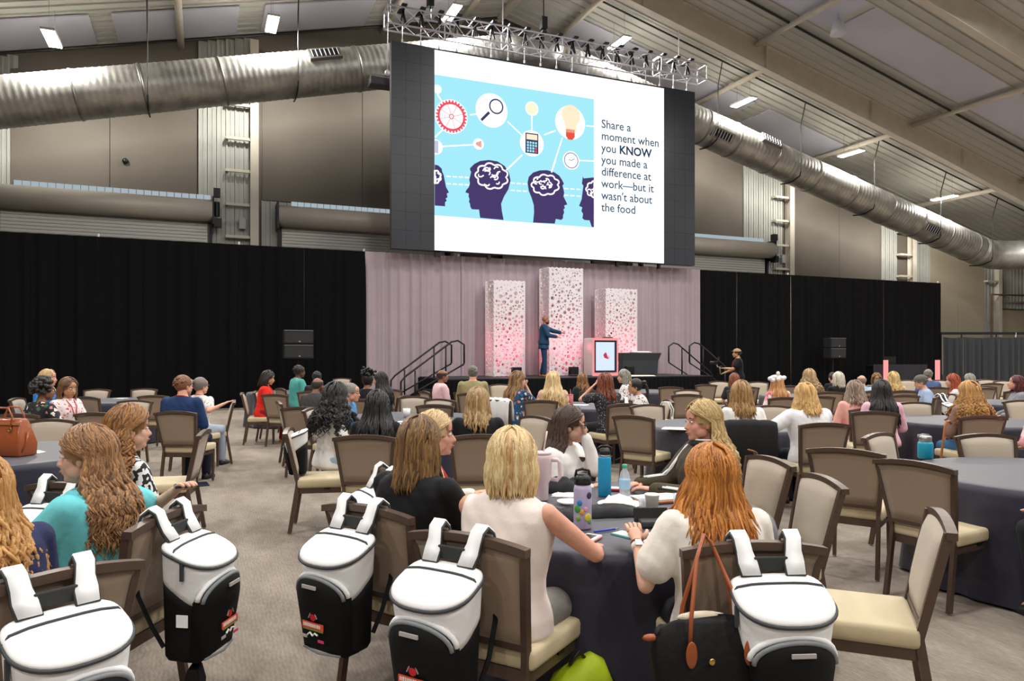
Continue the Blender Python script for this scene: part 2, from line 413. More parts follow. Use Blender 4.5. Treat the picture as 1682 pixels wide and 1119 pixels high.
# roller doors: hood, slats, bracket
def roller(n, x0, x1, motor):
    t = bpy.data.objects.new('door_%d' % n, None); col.objects.link(t); struct(t)
    ring = lambda x: [(x, 27.55+.42*math.cos(a), 6.62+.38*math.sin(a)) for a in [math.radians(q) for q in range(0, 360, 24)]]
    h = MB().loft([ring(x0), ring(x1)]); h.build('door_hood', M['hood'], t, True)
    MB().box((x0-.03, 27.6, 6.6), (.06, .75, .95)).box((x1+.03, 27.6, 6.6), (.06, .75, .95)).box((x0+.05, 27.8, 3.1), (.1, .12, 6.2)).box((x1-.05, 27.8, 3.1), (.1, .12, 6.2)).build('door_guide', M['black'], t)
    sm = MB().box((0, 0, 0), (x1-x0-.3, .03, .1)).box((0, -.015, 0), (x1-x0-.3, .02, .06)).mesh('slat'); sm.materials.append(M['slat'])
    for i in range(56):
        o = bpy.data.objects.new('slat', sm); col.objects.link(o); o.parent = t; o.location = ((x0+x1)/2, 27.82, 6.28-i*.112)
    if motor:
        MB().tube([(x1+.15, 27.6, 6.45), (x1+.15, 27.6, 6.95)], .1, 10).box((x1+.18, 27.5, 6.2), (.25, .3, .3)).box((x1+.15, 27.5, 7.25), (.22, .25, .3)).build('door_motor', M['black'], t)
        MB().box((x1+1.0, 27.8, 6.3), (.22, .1, .4)).tube([(x1+.2, 27.75, 6.35), (x1+.9, 27.75, 6.35)], .015, 6).build('control_box', M['siding'], t)
    # daylight strip of ribbed glazing above the hood
    wd = bpy.data.objects.new('window_%d' % n, None); col.objects.link(wd); struct(wd)
    pm = MB().box((0, 0, 0), (.215, .03, .2)).mesh('pane'); pm.materials.append(M['daylight'])
    x = x0+.6
    while x < x1-.1:
        o = bpy.data.objects.new('pane', pm); col.objects.link(o); o.parent = wd; o.location = (x, 27.9, 7.13); x += .235
roller(1, -6.1, .3, True); roller(2, 2.5, 9.0, False); roller(3, 11.2, 15.6, False); roller(4, 18.0, 25.2, True)
# red-brown sprinkler pipe at the right corner
m = MB(); xz = [WP(1626, 560, 27.7), WP(1626, 484, 27.7), WP(1720, 480, 27.7)]
m.tube([(xz[0][0], 27.6, 0), (xz[0][0], 27.6, xz[1][1]), (45.8, 27.6, xz[1][1]+.05)], .06, 8); m.tube([(xz[0][0]+1.2, 27.6, xz[1][1]-.4), (45.8, 27.6, xz[1][1]-.4)], .05, 8)
m.build('sprinkler_pipe', mat('rust_pipe', '6b5546', .6), wall_back, True)

# ------------------------------------------------------------------ spiral duct
DY, DR = 24.8, .72
def ductz(x): return 12.95 - .245*abs(x-RX) - (.12 if x < RX else 0)
duct = thing('spiral_duct', 'galvanised ribbed ventilation duct following the roof slope above the roller doors', 'duct', (0, DY, 0))
def duct_run(xa, xb):
    m = MB(); L = abs(xb-xa); n = int(L/.045); d = Vector((xb-xa, 0, ductz(xb)-ductz(xa))).normalized(); v = Vector((-d.z, 0, d.x)); u = Vector((0, 1, 0))
    rings = []
    for i in range(n+1):
        t = i/n; x = xa+(xb-xa)*t; p = Vector((x, 0, ductz(x))); r = DR + (.013 if i % 4 == 0 else 0)
        rings.append([p+u*r*math.cos(a)+v*r*math.sin(a) for a in [2*math.pi*k/28 for k in range(28)]])
    m.loft(rings); return m
duct_run(XL+.5, RX-.3).build('duct_section', M['galv'], duct, True)
duct_run(RX+.3, 36.2).build('duct_section', M['galv'], duct, True)
m = MB(); m.tube([(RX-1.0, 0, ductz(RX-1)), (RX-.4, 0, ductz(RX-.4)), (RX, 0, 12.86), (RX+.4, 0, ductz(RX+.4)), (RX+1, 0, ductz(RX+1))], DR+.02, 28); m.build('ridge_elbow', M['galv'], duct, True)
# end elbow turns towards the front of the hall, then runs level
m = MB(); zb = ductz(36.2); pts = [(35.8, 0, zb+.1), (36.4, 0, zb-.05), (37.0, -.1, zb-.14), (37.6, -.5, zb-.18), (38.0, -1.1, zb-.2), (38.2, -1.9, zb-.2), (38.2, -20, zb-.2)]
m.tube(pts, DR+.01, 28); m.build('duct_elbow', M['galv'], duct, True)
def dband(x, wd=.06, r=DR+.03):
    MB().tube([(x-wd/2, 0, ductz(x-wd/2)), (x+wd/2, 0, ductz(x+wd/2))], r, 28).build('duct_band', M['band'], duct, True)
for px in (125, 235, 365, 585): dband(WP(px, 150, DY)[0])
for px in (1152, 1200, 1262, 1330, 1390, 1450, 1500, 1545, 1590): dband(WP(px, 300, DY)[0])
def grille(px, low=False):
    x = WP(px, 100, DY)[0]; z = ductz(x)
    rot = Matrix.Rotation(math.atan(SL if x < RX else -SL)*-1, 3, 'Y') @ Matrix.Rotation(math.radians(-28 if not low else 25), 3, 'X')
    c = Vector((x, 0, z)); n = rot @ Vector((0, -1, 0))
    g = MB().box(c+n*(DR+.0), (1.05, .2, .42), 0, rot)
    g = g.build('duct_grille', M['band'], duct)
    MB().box(c+n*(DR+.085), (.93, .04, .3), 0, rot).build('grille_opening', M['black'], g)
    for i in range(7): MB().box(c+n*(DR+.11)+rot @ Vector((-.42+i*.14, 0, 0)), (.02, .03, .3), 0, rot).build('louvre', M['alu'], g)
grille(533); grille(1247); grille(1172, True); grille(1512, True)
# hanger straps: black pipe under the roof, arm, rod and hook under the duct
def slope_pipe(y, dz, r, name, label, x0=XL+.4, x1=XR-.4):
    o = MB().tube([(x0, y, roof(x0)-dz), (RX, y, RZ-dz), (x1, y, roof(x1)-dz)], r, 6).build(name, M['darkpipe'], None)
    o.parent = ceiling; return o
slope_pipe(23.75, .12, .035, 'cable_run', 'thin black pipe along the roof slope above the duct hangers')
slope_pipe(20.0, .2, .045, 'cable_run', 'thick black pipe crossing the smooth ceiling panels behind the pendant')
slope_pipe(14.2, .2, .045, 'cable_run', 'black pipe along the ceiling at the top right corner')
slope_pipe(27.7, .12, .05, 'cable_run', 'black conduit where the end wall meets the roof')
for i, (px, nm) in enumerate(((242, 'black hanger rod nearest the left lamp'), (490, 'hanger rod left of the duct grille beside the truss'), (1180, 'hanger rod just right of the screen'), (1316, 'hanger rod below the first ceiling strut'), (1437, 'hanger rod right of the second right-hand lamp'), (1546, 'hanger rod at the lowest right-hand lamp'), (1631, 'last hanger rod before the duct bend'))):
    x = WP(px, 200, DY-.8)[0]; y = DY-.78; zt = roof(x)-1.0; zb = ductz(x)-DR-.02
    m = MB(); m.tube([(x, 23.75, roof(x)-.12), (x, y, zt), (x, y, zt-.3)], .022, 6); m.tube([(x, y, zt-.2), (x, y, ductz(x)-.5)], .016, 6)
    m.tube([(x, DY-.78, ductz(x)-.45), (x, DY-.72, ductz(x)-.62), (x, DY-.3, zb-.03), (x, DY, zb-.05), (x, DY+.4, zb)], .03, 6)
    tag(m.build('duct_hanger', M['darkpipe'], None), 'black '+nm.replace('black ', ''), 'hanger', 'hangers carrying the duct')

# ------------------------------------------------------------------ lamps
lamp_xs = [WP(px, py, 24.2)[0] for px, py in ((85, 62), (447, 37), (743, 15), (1017, 67), (1221, 170), (1398, 252), (1551, 328))]
def highbay():
    t = thing('high_bay_lamp', '', 'lamp', (0, 0, 0))
    MB().box((0, 0, .06), (.36, 1.25, .07)).box((0, 0, .11), (.12, .9, .05)).build('lamp_body', M['siding'], t, bevel=.01)
    MB().box((0, 0, .012), (.32, 1.2, .025)).build('lamp_tube', M['tube'], t)
    MB().tube([(0, .4, .1), (0, .4, 1.0)], .006, 5).tube([(0, -.4, .1), (0, -.4, 1.0)], .006, 5).build('hanging_wire', M['band'], t)
    return t
hb = highbay()
names = ['brightest lamp at the far left above the duct', 'lamp over the duct left of the truss', 'lamp seen above the truss, left of the ridge', 'lamp behind the middle of the truss', 'lamp just right of the screen above the duct grille', 'lamp below the ceiling strut on the right', 'rightmost small lamp above the lower duct']
for i, x in enumerate(lamp_xs):
    z = ductz(x)+DR+.72
    if i == 0: o = hb; hb.location = (x, 24.2, z)
    else: o = dup(hb, (x, 24.2, z), 0)
    o['label'] = 'glowing linear ' + names[i]; o['group'] = 'linear lamps over the duct'
    area('lamp_light', (x, 24.2, z-.03), .32, 1.2, LIGHT_W*2.9, (1, .975, .91))
for x in (40, 33, 26, 19, 12.4, 10.0, 3.5, -3.5, -10.5):
    for y in (13.2, 3.6, -6.2):
        x2 = x + (1.2 if y < 15 else 0)
        z = roof(x2)-1.1
        area('lamp_light', (x2, y, z), .4, 1.3, TROFFER_W*1.6, (1, .98, .95))
pend = thing('pendant_lamp', 'white bell-shaped pendant hanging below the smooth ceiling panels', 'lamp', (*R((1377-841)/48*1.0, 1200/48), 0))
px_, py_ = pend.location.x, pend.location.y
zc = CAM_H + (583-47)/48
pend.location = (px_, py_, zc)
MB().lathe([(.1, .3), (.13, .27), (.2, .1), (.27, -.2), (.25, -.2), (.18, .08), (.02, .2)], n=24).build('lamp_shade', M['lampshade'], pend, True)
MB().tube([(0, 0, .28), (0, 0, roof(px_)-zc)], .008, 5).build('lamp_cord', M['band'], pend)
cm = thing('ceiling_camera', 'small dark bracket fixed to the frame above the truss', 'bracket', (*R((1115-841)/44, 1200/44), CAM_H+(583-42)/44))
MB().box((0, 0, .05), (.3, .1, .08), 0, Matrix.Rotation(.5, 3, 'Y')).box((.1, 0, -.06), (.1, .12, .2)).build('bracket_arm', M['black'], cm)

# ------------------------------------------------------------------ pipe and drape
def drape(x0, y0, x1, y1, h, amp, pitch, rng, zb=.02, sag=0):
    L = math.hypot(x1-x0, y1-y0); n = int(L/.035); ux, uy = (x1-x0)/L, (y1-y0)/L
    rows = []; ph = rng.random()*6; offs = []
    k1, k2 = 2*math.pi/pitch, 2*math.pi/(pitch*2.7)
    for i in range(n+1):
        s = i/n*L; o = amp*(.6*math.sin(k1*s+ph+.8*math.sin(k2*s))+.4*math.sin(k1*1.63*s+2*ph)*math.sin(k2*.7*s+ph)); offs.append(o)
    for z, kk in ((zb, 1.15), (h*.35, 1.05), (h*.75, .95), (h*.97, .55), (h, .4)):
        r = []
        for i in range(n+1):
            s = i/n*L; o = offs[i]*kk; hz = z - (sag*4*(i/n)*(1-i/n) if z > h*.9 else 0)
            r.append((x0+ux*s-uy*o, y0+uy*s+ux*o, hz))
        rows.append(r)
    m = MB(); m.loft(rows, closed=False, caps=False)
    return m
rng = random.Random(3)
def px2x(px, ry=23.1): return WP(px, 500, ry)[0]
gx = [px2x(p) for p in (600, 757, 935, 1100, 1149)]
for i, nm in enumerate(('left of the stage stairs', 'behind the shortest left tower', 'behind the tall tower and podium', 'beside the right stage stairs')):
    tag(drape(gx[i], 23.1-(.03*(i % 2)), gx[i+1], 23.1-(.03*(i % 2)), 4.88, .075, .34, rng).build('stage_curtain', M['greycloth'], None, True), 'mauve-grey stage drape panel '+nm, 'drape', 'grey stage drapes')
bx = [-17, -11, px2x(50), px2x(160), px2x(232), px2x(318), px2x(393), px2x(500), px2x(602)]
bn = ['outermost at the left', 'next to the left frame edge', 'second from the left frame edge', 'behind the two pale empty chairs', 'left of the thin bright seam', 'behind the man in navy', 'behind the red-jacketed woman', 'behind the left loudspeakers', 'meeting the mauve drape on the left']
for i in range(len(bx)-1):
    tag(drape(bx[i], 23.15, bx[i+1], 23.15, 4.88, .05, .42, rng).build('black_curtain', M['blackcloth'], None, True), 'tall black drape panel '+bn[i+(0 if i else 0)], 'drape', 'black drapes left of the stage')
bx = [px2x(p) for p in (1149, 1212, 1300, 1375, 1452, 1547)]
for i, nm in enumerate(('meeting the mauve drape on the right', 'behind the cameraman', 'left of the right loudspeakers', 'behind the right loudspeakers', 'with its free edge at the far right')):
    tag(drape(bx[i], 23.15, bx[i+1], 23.15, 4.88, .05, .42, rng).build('black_curtain', M['blackcloth'], None, True), 'tall black drape panel '+nm, 'drape', 'black drapes right of the stage')
lp = [G(p, 36) for p in (1549, 1583, 1640, 1672, 1780)]
for i, nm in enumerate(('starting at the tall black drape', 'left of the bright upright', 'right of the bright upright', 'at the right frame edge')):
    tag(drape(*lp[i], *lp[i+1], 2.42, .06, .3, rng, sag=.05).build('low_curtain', M['charcloth'], None, True), 'low charcoal drape panel '+nm, 'drape', 'low charcoal drapes')
pipes = MB()
for i in range(len(lp)): MB
pf = thing('drape_frame', 'low pipe frame carrying the charcoal drapes on the right', 'frame')
for i, p in enumerate(lp): MB().tube([(p[0], p[1]+.1, 0), (p[0], p[1]+.1, 2.62)], .03, 8).build('upright', M['alu'] if i == 3 else M['black'], pf)
MB().beam((lp[0][0], lp[0][1]+.1, 2.58), (lp[-1][0], lp[-1][1]+.1, 2.58), .05, .12).build('crossbar', M['black'], pf)
tf = thing('drape_frame', 'tall pipe frame behind the stage drapes', 'frame')
for px in (160, 393, 600, 757, 935, 1100, 1300, 1547): MB().tube([(px2x(px), 23.3, 0), (px2x(px), 23.3, 4.98)], .03, 8).build('upright', M['alu'], tf)
MB().tube([(-17, 23.3, 4.86), (px2x(1547), 23.3, 4.86)], .025, 6).build('crossbar', M['black'], tf)
# ------------------------------------------------------------------ LED wall
SY0 = 22.5
def SP(px, py, y=SY0): return WP(px, py, y)
sx0, sx1, sz0, sz1 = 5.42, 16.93, 4.93, 11.42
ledm = mat('led_off', '23262f', .35, var=.15, vscale=.8)
white_e = emat('slide_white', 'ffffff', 1.25)
scr = thing('led_screen', 'huge hanging screen showing a slide of head silhouettes above the stage', 'screen', (0, 0, 0))
MB().box(((sx0+sx1)/2, SY0+.1, (sz0+sz1)/2), (sx1-sx0, .2, sz1-sz0)).build('screen_cabinet', mat('led_case', '14161c', .6), scr)
# unlit side columns, one cabinet face each
pm = None
wx0, wx1 = SP(713.5, 200)[0], SP(1090, 200)[0]
for xa, xb in ((sx0, wx0), (wx1, sx1)):
    n = 3; wdt = (xb-xa)/n
    for i in range(n):
        for j in range(11):
            h = (sz1-sz0)/11
            MB().box((xa+(i+.5)*wdt, SY0-.012, sz0+(j+.5)*h), (wdt-.004, .02, h-.004)).build('screen_tile', ledm, scr)
MB().box(((wx0+wx1)/2, SY0-.012, (sz0+sz1)/2-.02), (wx1-wx0, .02, sz1-sz0-.08)).build('slide_background', white_e, scr)
cx0, cx1 = wx0, SP(975, 200)[0]; cz1, cz0 = SP(714, 123)[1], SP(714, 354)[1]
def flat(pts, name, m, y, parent):   # polygon in x,z facing the hall
    me = MB(); n = len(pts)
    me.v = [(x, y, z) for x, z in pts]+[(x, y+.003, z) for x, z in pts]
    bm = bmesh.new(); vs = [bm.verts.new((x, y, z)) for x, z in pts]; f = bm.faces.new(vs)
    f.normal_update()
    if f.normal.y > 0: f.normal_flip()
    bmesh.ops.triangulate(bm, faces=[f]); m2 = bpy.data.meshes.new(name); bm.to_mesh(m2); bm.free()
    return link(name, m2, m, parent)
def disc(c, r, name, m, y, parent, n=32): return flat([(c[0]+r*math.cos(2*math.pi*k/n), c[1]+r*math.sin(2*math.pi*k/n)) for k in range(n)], name, m, y, parent)
def clipx(p): return (min(max(p[0], cx0), cx1), p[1])
pic = MB().box(((cx0+cx1)/2, SY0-.025, (cz0+cz1)/2), (cx1-cx0, .006, cz1-cz0)).build('slide_picture', emat('slide_cyan', 'a6ecfb', 1.02), scr)
navy = emat('slide_navy', '3b4468', 1); purp = emat('slide_purple', '53447a', .8); redm = emat('slide_red', 'ef5266', 1.05); cream = emat('slide_cream', 'fbeccb', 1.05)
orange = emat('slide_orange', 'e8553f', 1.05)
YL = SY0-.030
def line(a, b, wd, name='link_line', m=None, y=YL, parent=pic):
    a = Vector((a[0], 0, a[1])); b = Vector((b[0], 0, b[1])); d = (b-a).normalized(); n = Vector((-d.z, 0, d.x))*wd/2
    return flat([((a-n).x, (a-n).z), ((b-n).x, (b-n).z), ((b+n).x, (b+n).z), ((a+n).x, (a+n).z)], name, m or white_e, y, parent)
P = SP
for a, b in (((700+300/4.2, 70+500/4.2), (700+345/4.2, 70+495/4.2)), ((833, 200), (856, 222)), ((873, 190), (873, 216)), ((893, 222), (912, 215)), ((725, 241), (780, 238)), ((962, 207), (975, 208)), ((714, 226), (727, 213)), ((718, 155), (726, 168)),
             ((923, 227), (905, 283)), ((857, 255), (832, 279)), ((950, 264), (975, 265))):
    line(P(*a), P(*b), .045)
for ya, x0, x1 in ((290, 733, 772), (302, 733, 770), (301, 838, 866), (313, 838, 868), (310, 926, 955), (321, 926, 955)):
    xa = x0
    while xa < x1-3:
        line(P(xa, ya+(xa-x0)*.06), P(xa+7, ya+(xa+7-x0)*.06), .04, 'dashed_line'); xa += 10
icons = [((741, 192), 27.5), ((807, 182), 27.5), ((873, 179), 11.5), ((873, 236), 21), ((936, 202), 27), ((937.5, 264), 15), ((785.5, 237), 9)]
for (c, r) in icons:
    s = 1200*(CY-SY*(c[0]-841)/1200)/SY0
    disc(P(*c), r/s*1.02, 'icon_disc', white_e, YL-.002, pic)
def part_disc(c, r, name):
    pts = []
    for k in range(48):
        p = (P(*c)[0]+r*math.cos(2*math.pi*k/48), P(*c)[1]+r*math.sin(2*math.pi*k/48)); pts.append((max(p[0], cx0), p[1]))
    flat(pts, name, white_e, YL-.002, pic)
part_disc((715, 242), .24, 'icon_disc'); part_disc((718, 147), .14, 'icon_disc')
def ring(c, r, wd, name, m, y=YL-.006, n=40, teeth=0):
    mb = MB(); vs = []; fs = []
    for k in range(n):
        a = 2*math.pi*k/n; ro = r+wd/2
        if teeth: ro = r+wd/2 + (.07 if (k*teeth*2//n) % 2 else 0)
        vs += [(c[0]+(r-wd/2)*math.cos(a), y, c[1]+(r-wd/2)*math.sin(a)), (c[0]+ro*math.cos(a), y, c[1]+ro*math.sin(a))]
    for k in range(n): j = (k+1) % n; fs.append((2*k, 2*j, 2*j+1, 2*k+1))
    mb._add(vs, fs); return mb.build(name, m, pic)
g = P(741, 192)
ring(g, .43, .07, 'gear_icon', redm, n=112, teeth=28); ring(g, .07, .03, 'gear_icon', redm)
for k in range(8):
    a = math.pi*k/4+.3; line((g[0]+.08*math.cos(a), g[1]+.08*math.sin(a)), (g[0]+.4*math.cos(a), g[1]+.4*math.sin(a)), .015, 'gear_spoke', redm, YL-.006)
q = P(814.5, 175.5); ring(q, .23, .05, 'magnifier_icon', navy); line(P(803, 185), P(790, 198), .09, 'magnifier_handle', navy, YL-.006)
disc(P(873, 179), .2, 'moon_icon', emat('slide_lemon', 'f7f6d0', 1.05), YL-.006, pic)
b = P(937, 190); disc(b, .36, 'bulb_icon', cream, YL-.006, pic); flat([(b[0]-.25, b[1]-.2), (b[0]+.25, b[1]-.2), (b[0]+.2, b[1]-.6), (b[0]-.2, b[1]-.6)], 'bulb_icon', cream, YL-.006, pic)
b2 = P(936, 213); flat([(b2[0]-.17, b2[1]), (b2[0]+.17, b2[1]), (b2[0]+.17, b2[1]-.25), (b2[0]+.08, b2[1]-.36), (b2[0]-.08, b2[1]-.36), (b2[0]-.17, b2[1]-.25)], 'bulb_base', orange, YL-.006, pic)
c = P(873, 236); flat([(c[0]-.24, c[1]-.34), (c[0]+.24, c[1]-.34), (c[0]+.24, c[1]+.34), (c[0]-.24, c[1]+.34)], 'calculator_icon', navy, YL-.006, pic)
flat([(c[0]-.2, c[1]+.12), (c[0]+.2, c[1]+.12), (c[0]+.2, c[1]+.3), (c[0]-.2, c[1]+.3)], 'calculator_display', cream, YL-.009, pic)
for i in range(4):
    for j in range(4):
        x, z = c[0]-.15+i*.1, c[1]+.02-j*.095
        flat([(x-.035, z-.035), (x+.035, z-.035), (x+.035, z+.035), (x-.035, z+.035)], 'calculator_key', redm if i == 3 and j > 1 else pic.data.materials[0], YL-.009, pic)
k_ = P(937.5, 264); ring(k_, .26, .03, 'clock_icon', emat('slide_violet', '6f6c9c', 1)); line(k_, (k_[0]+.13, k_[1]+.07), .02, 'clock_hand', navy, YL-.006); line(k_, (k_[0]-.1, k_[1]+.02), .02, 'clock_hand', navy, YL-.006)
mg = P(785.5, 237); flat([(mg[0]-.1, mg[1]-.03), (mg[0]+.1, mg[1]-.12), (mg[0]+.1, mg[1]+.12), (mg[0]-.1, mg[1]+.03)], 'megaphone_icon', emat('slide_pink', 'f3a8a0', 1), YL-.006, pic)
d_ = P(717, 242); flat([(cx0, d_[1]-.2), (cx0+.12, d_[1]-.2), (cx0+.12, d_[1]+.2), (cx0, d_[1]+.2)], 'document_icon', emat('slide_grey', 'c3c9e0', 1), YL-.006, pic)
H1 = [(300,155),(330,125),(370,105),(430,98),(490,108),(540,140),(570,190),(580,240),(565,300),(535,350),(515,400),(520,450),(532,512),(370,497),(362,440),(340,440),(312,438),(302,420),(300,400),(292,385),(297,370),(290,350),(292,330),(268,322),(275,305),(292,285),(300,260),(295,235),(303,200),(308,180),(301,168)]
H2 = [(948,262),(935,235),(915,205),(880,182),(830,168),(780,170),(735,185),(705,215),(697,255),(705,310),(725,360),(740,410),(742,460),(735,530),(885,537),(892,505),(930,512),(942,500),(942,480),(950,460),(945,440),(955,430),(950,412),(972,405),(960,380),(945,350),(950,325),(945,300),(938,275)]
H3 = [(55,130),(80,135),(105,158),(108,178),(118,200),(128,250),(135,285),(155,322),(140,330),(145,355),(132,365),(140,378),(128,390),(128,418),(55,412)]
H4 = [(1155,218),(1085,225),(1078,212),(1072,262),(1082,275),(1075,330),(1070,370),(1052,415),(1075,425),(1068,450),(1080,470),(1075,500),(1090,512),(1125,515),(1140,560),(1155,562)]
def zp(p): return P(700+p[0]/4.205, 240+p[1]/4.205)
for h in (H1, H2, H3, H4): flat([clipx(zp(p)) for p in h], 'head_silhouette', purp, YL-.008, pic)
line(P(857, 255), P(831, 280), .05, 'link_line', white_e, YL-.011); line(P(912, 262), P(905, 284), .05, 'link_line', white_e, YL-.011)
def brain(cx, cy, rx, ry, seed, flip, clip=None):
    r = random.Random(seed); mb = MB()
    def pt(a, b):
        p = zp((cx+a*rx, cy+b*ry)); p = clipx(p); return (p[0], YL-.014, p[1])
    out = []
    for k in range(60):
        t = 2*math.pi*k/60; w_ = .9+.16*abs(math.sin(t*4.5))
        out.append(pt(w_*math.cos(t), w_*math.sin(t)+flip*.28*math.cos(t)))
    mb.tube(out, .027, 4, closed=True)
    for s in range(14):
        a, b_ = r.uniform(-.65, .6), r.uniform(-.6, .6); ln = r.uniform(.25, .5); th = r.random()*6; pts = []
        for i in range(9):
            u = i/8; th += r.uniform(.15, .55)*(1 if s % 2 else -1)
            a += math.cos(th)*ln/6; b_ += math.sin(th)*ln/6
            q = math.hypot(a, b_-flip*.28*a)
            k = min(1, .85/max(q, .01)); pts.append(pt(a*k, b_*k))
        mb.tube(pts, .021, 4)
    mb.build('brain_drawing', white_e, pic)
brain(450, 210, 108, 85, 4, .35); brain(820, 270, 92, 68, 9, .0); brain(52, 215, 46, 45, 2, 0); brain(1165, 300, 62, 55, 5, 0)
txt_m = emat('slide_text', '435d72', .9); txt_b = emat('slide_text_bold', '2c4a63', .8)
def text_mesh(body, size, bold=0, extrude=0):
    c = bpy.data.curves.new('t', 'FONT'); c.body = body; c.size = size; c.offset = bold; c.extrude = extrude; c.resolution_u = 3
    o = bpy.data.objects.new('t', c); col.objects.link(o); dg = bpy.context.evaluated_depsgraph_get(); dg.update()
    me = bpy.data.meshes.new_from_object(o.evaluated_get(dg)); bpy.data.objects.remove(o); me.materials.clear(); return me
x_t = P(987, 240)[0]; rows = ['Share a', 'moment when', 'you ', 'you made a', 'difference at', 'work\u2014but it', "wasn't about", 'the food']
ref = text_mesh('moment when', .5); wref = max(v.co.x for v in ref.vertices); kx = (P(1081, 240)[0]-x_t)/wref
for i, s in enumerate(rows):
    zt = P(987, 210+i*19.55)[1]
    me = text_mesh(s, .42, .004); me.transform(Matrix.Diagonal((kx*.5/.42, 1, 1, 1)).to_4x4()); me.materials.append(txt_m)
    o = bpy.data.objects.new('slide_text', me); col.objects.link(o); o.parent = scr; o.rotation_euler = (math.pi/2, 0, 0); o.location = (x_t, SY0-.03, zt)
    if s == 'you ':
        me = text_mesh('KNOW', .42, .012); me.transform(Matrix.Diagonal((kx*.5/.42, 1, 1, 1)).to_4x4()); me.materials.append(txt_b)
        o = bpy.data.objects.new('slide_text', me); col.objects.link(o); o.parent = scr; o.rotation_euler = (math.pi/2, 0, 0); o.location = (P(1016.5, 240)[0], SY0-.03, zt-.0)
        o['label'] = 'bold word in capitals'
# feet of the screen frame showing under its bottom edge
for px in (716, 720, 803, 1014, 1083): MB().box((P(px+2, 430)[0], SY0+.12, sz0-.08), (.09, .12, .18)).build('frame_foot', M['black'], scr)

# ------------------------------------------------------------------ truss
tx0, tx1 = P(634, 50)[0], P(1154, 130)[0]; tz0, tz1, ty0, ty1 = 11.86, 12.42, 22.25, 22.8
tr = thing('lighting_truss', 'silver box truss holding the screen, with black clamps along it', 'truss')
for y_ in (ty0, ty1):
    for z_ in (tz0, tz1): MB().tube([(tx0, y_, z_), (tx1, y_, z_)], .028, 6).build('truss_chord', M['alu'], tr, True)
nb = 24; dx = (tx1-tx0)/nb
for i in range(nb):
    m = MB(); xa = tx0+i*dx; xb = xa+dx; f = i % 2
    for y_ in (ty0, ty1): m.tube([(xa, y_, tz0 if f else tz1), (xb, y_, tz1 if f else tz0)], .014, 5)
    for z_ in (tz0, tz1): m.tube([(xa, ty0 if f else ty1, z_), (xb, ty1 if f else ty0, z_)], .014, 5)
    m.build('truss_brace', M['alu'], tr)
for i in range(0, nb+1, 4):
    x = tx0+i*dx; m = MB()
    for a, b in (((x, ty0, tz0), (x, ty1, tz0)), ((x, ty0, tz1), (x, ty1, tz1)), ((x, ty0, tz0), (x, ty0, tz1)), ((x, ty1, tz0), (x, ty1, tz1))): m.tube([a, b], .022, 5)
    m.build('truss_rung', M['alu'], tr)
nc = 19
for i in range(nc):
    x = sx0+.35+(sx1-sx0-.7)*i/(nc-1)
    c = MB().box((x, (ty0+ty1)/2, 12.2), (.07, .07, .46), 0, Matrix.Rotation(.18, 3, 'Y')).box((x+.07, (ty0+ty1)/2, 12.25), (.05, .07, .4), 0, Matrix.Rotation(-.25, 3, 'Y')).box((x, 22.5, 12.48), (.16, .7, .05))
    c.build('rigging_clamp', M['black'], tr)
    MB().tube([(x, 22.5, 11.42), (x, 22.5, 12.2)], .014, 5).box((x, 22.5, 11.47), (.05, .05, .1)).build('drop_rod', M['alu'], tr)
for px, mm in ((641, 'alu'), (707, 'black'), (826, 'alu'), (893, 'black'), (1115, 'alu')):
    x = P(px, 100)[0]
    h = MB().tube([(x, 22.5, 12.3), (x, 22.5, roof(x)-.1)], .02, 6)
    if px == 707 or px == 893: h.box((x, 22.5, 12.9), (.2, .2, .4))
    tag(h.build('chain_hoist', M['black' if mm == 'black' else 'alu'], None), {641: 'pale hoist line at the left end of the truss', 707: 'black chain hoist left of the lamp above the truss', 826: 'pale hoist line above the middle of the slide picture', 893: 'black chain hoist near the middle of the truss', 1115: 'pale hoist line at the right end of the truss'}[px], 'hoist', 'hoists lifting the truss')
x, z = P(638, 122, 22.4); bl = MB().ell((x-.05, 22.3, z), (.09, .09, .09)).tube([(x-.05, 22.3, z), (x-.05, 22.3, 11.9)], .012, 5)
tag(bl.build('cable_weight', M['alu'], None, True), 'small silver ball on a cable at the left edge of the screen', 'weight')
x, z = WP(628, 137, 24.0); prj = thing('ceiling_speaker', 'dark flat box hanging under the duct left of the screen', 'speaker box', (x, 24.0, z))
MB().box((0, 0, 0), (.9, .5, .28)).build('speaker_case', mat('grey_case', '4a4a4e', .5), prj, bevel=.03)
MB().box((0, -.02, .17), (.8, .4, .05)).build('case_lid', M['band'], prj)

# ------------------------------------------------------------------ stage
SH = .9; X0, X1, Y0, Y1 = 6.45, 15.85, 20.1, 22.95
stage = thing('stage_platform', 'low black stage platform with pleated black skirt', 'stage')
MB().box(((X0+X1)/2, (Y0+Y1)/2, SH-.04), (X1-X0, Y1-Y0, .08)).build('stage_deck', mat('stage_deck', '1a1b1e', .55, var=.3, vscale=3), stage)
rr = random.Random(8)
def skirt(x0, y0, x1, y1):
    L = math.hypot(x1-x0, y1-y0); n = int(L/.04); m = MB(); rows = []
    for z, a in ((.02, .035), (SH-.1, .02), (SH-.03, .006)):
        rows.append([(x0+(x1-x0)*i/n+(y0-y1)/L*a*math.sin(i*1.5), y0+(y1-y0)*i/n-(x1-x0)/L*a*math.sin(i*1.5)-.0, z) for i in range(n+1)])
    m.loft(rows, caps=False, closed=False).build('stage_skirt', M['blackcloth'], stage, True)
skirt(X0, Y0-.04, X1, Y0-.04); skirt(X0-.04, Y1, X0-.04, Y0); skirt(X1+.04, Y0, X1+.04, Y1)
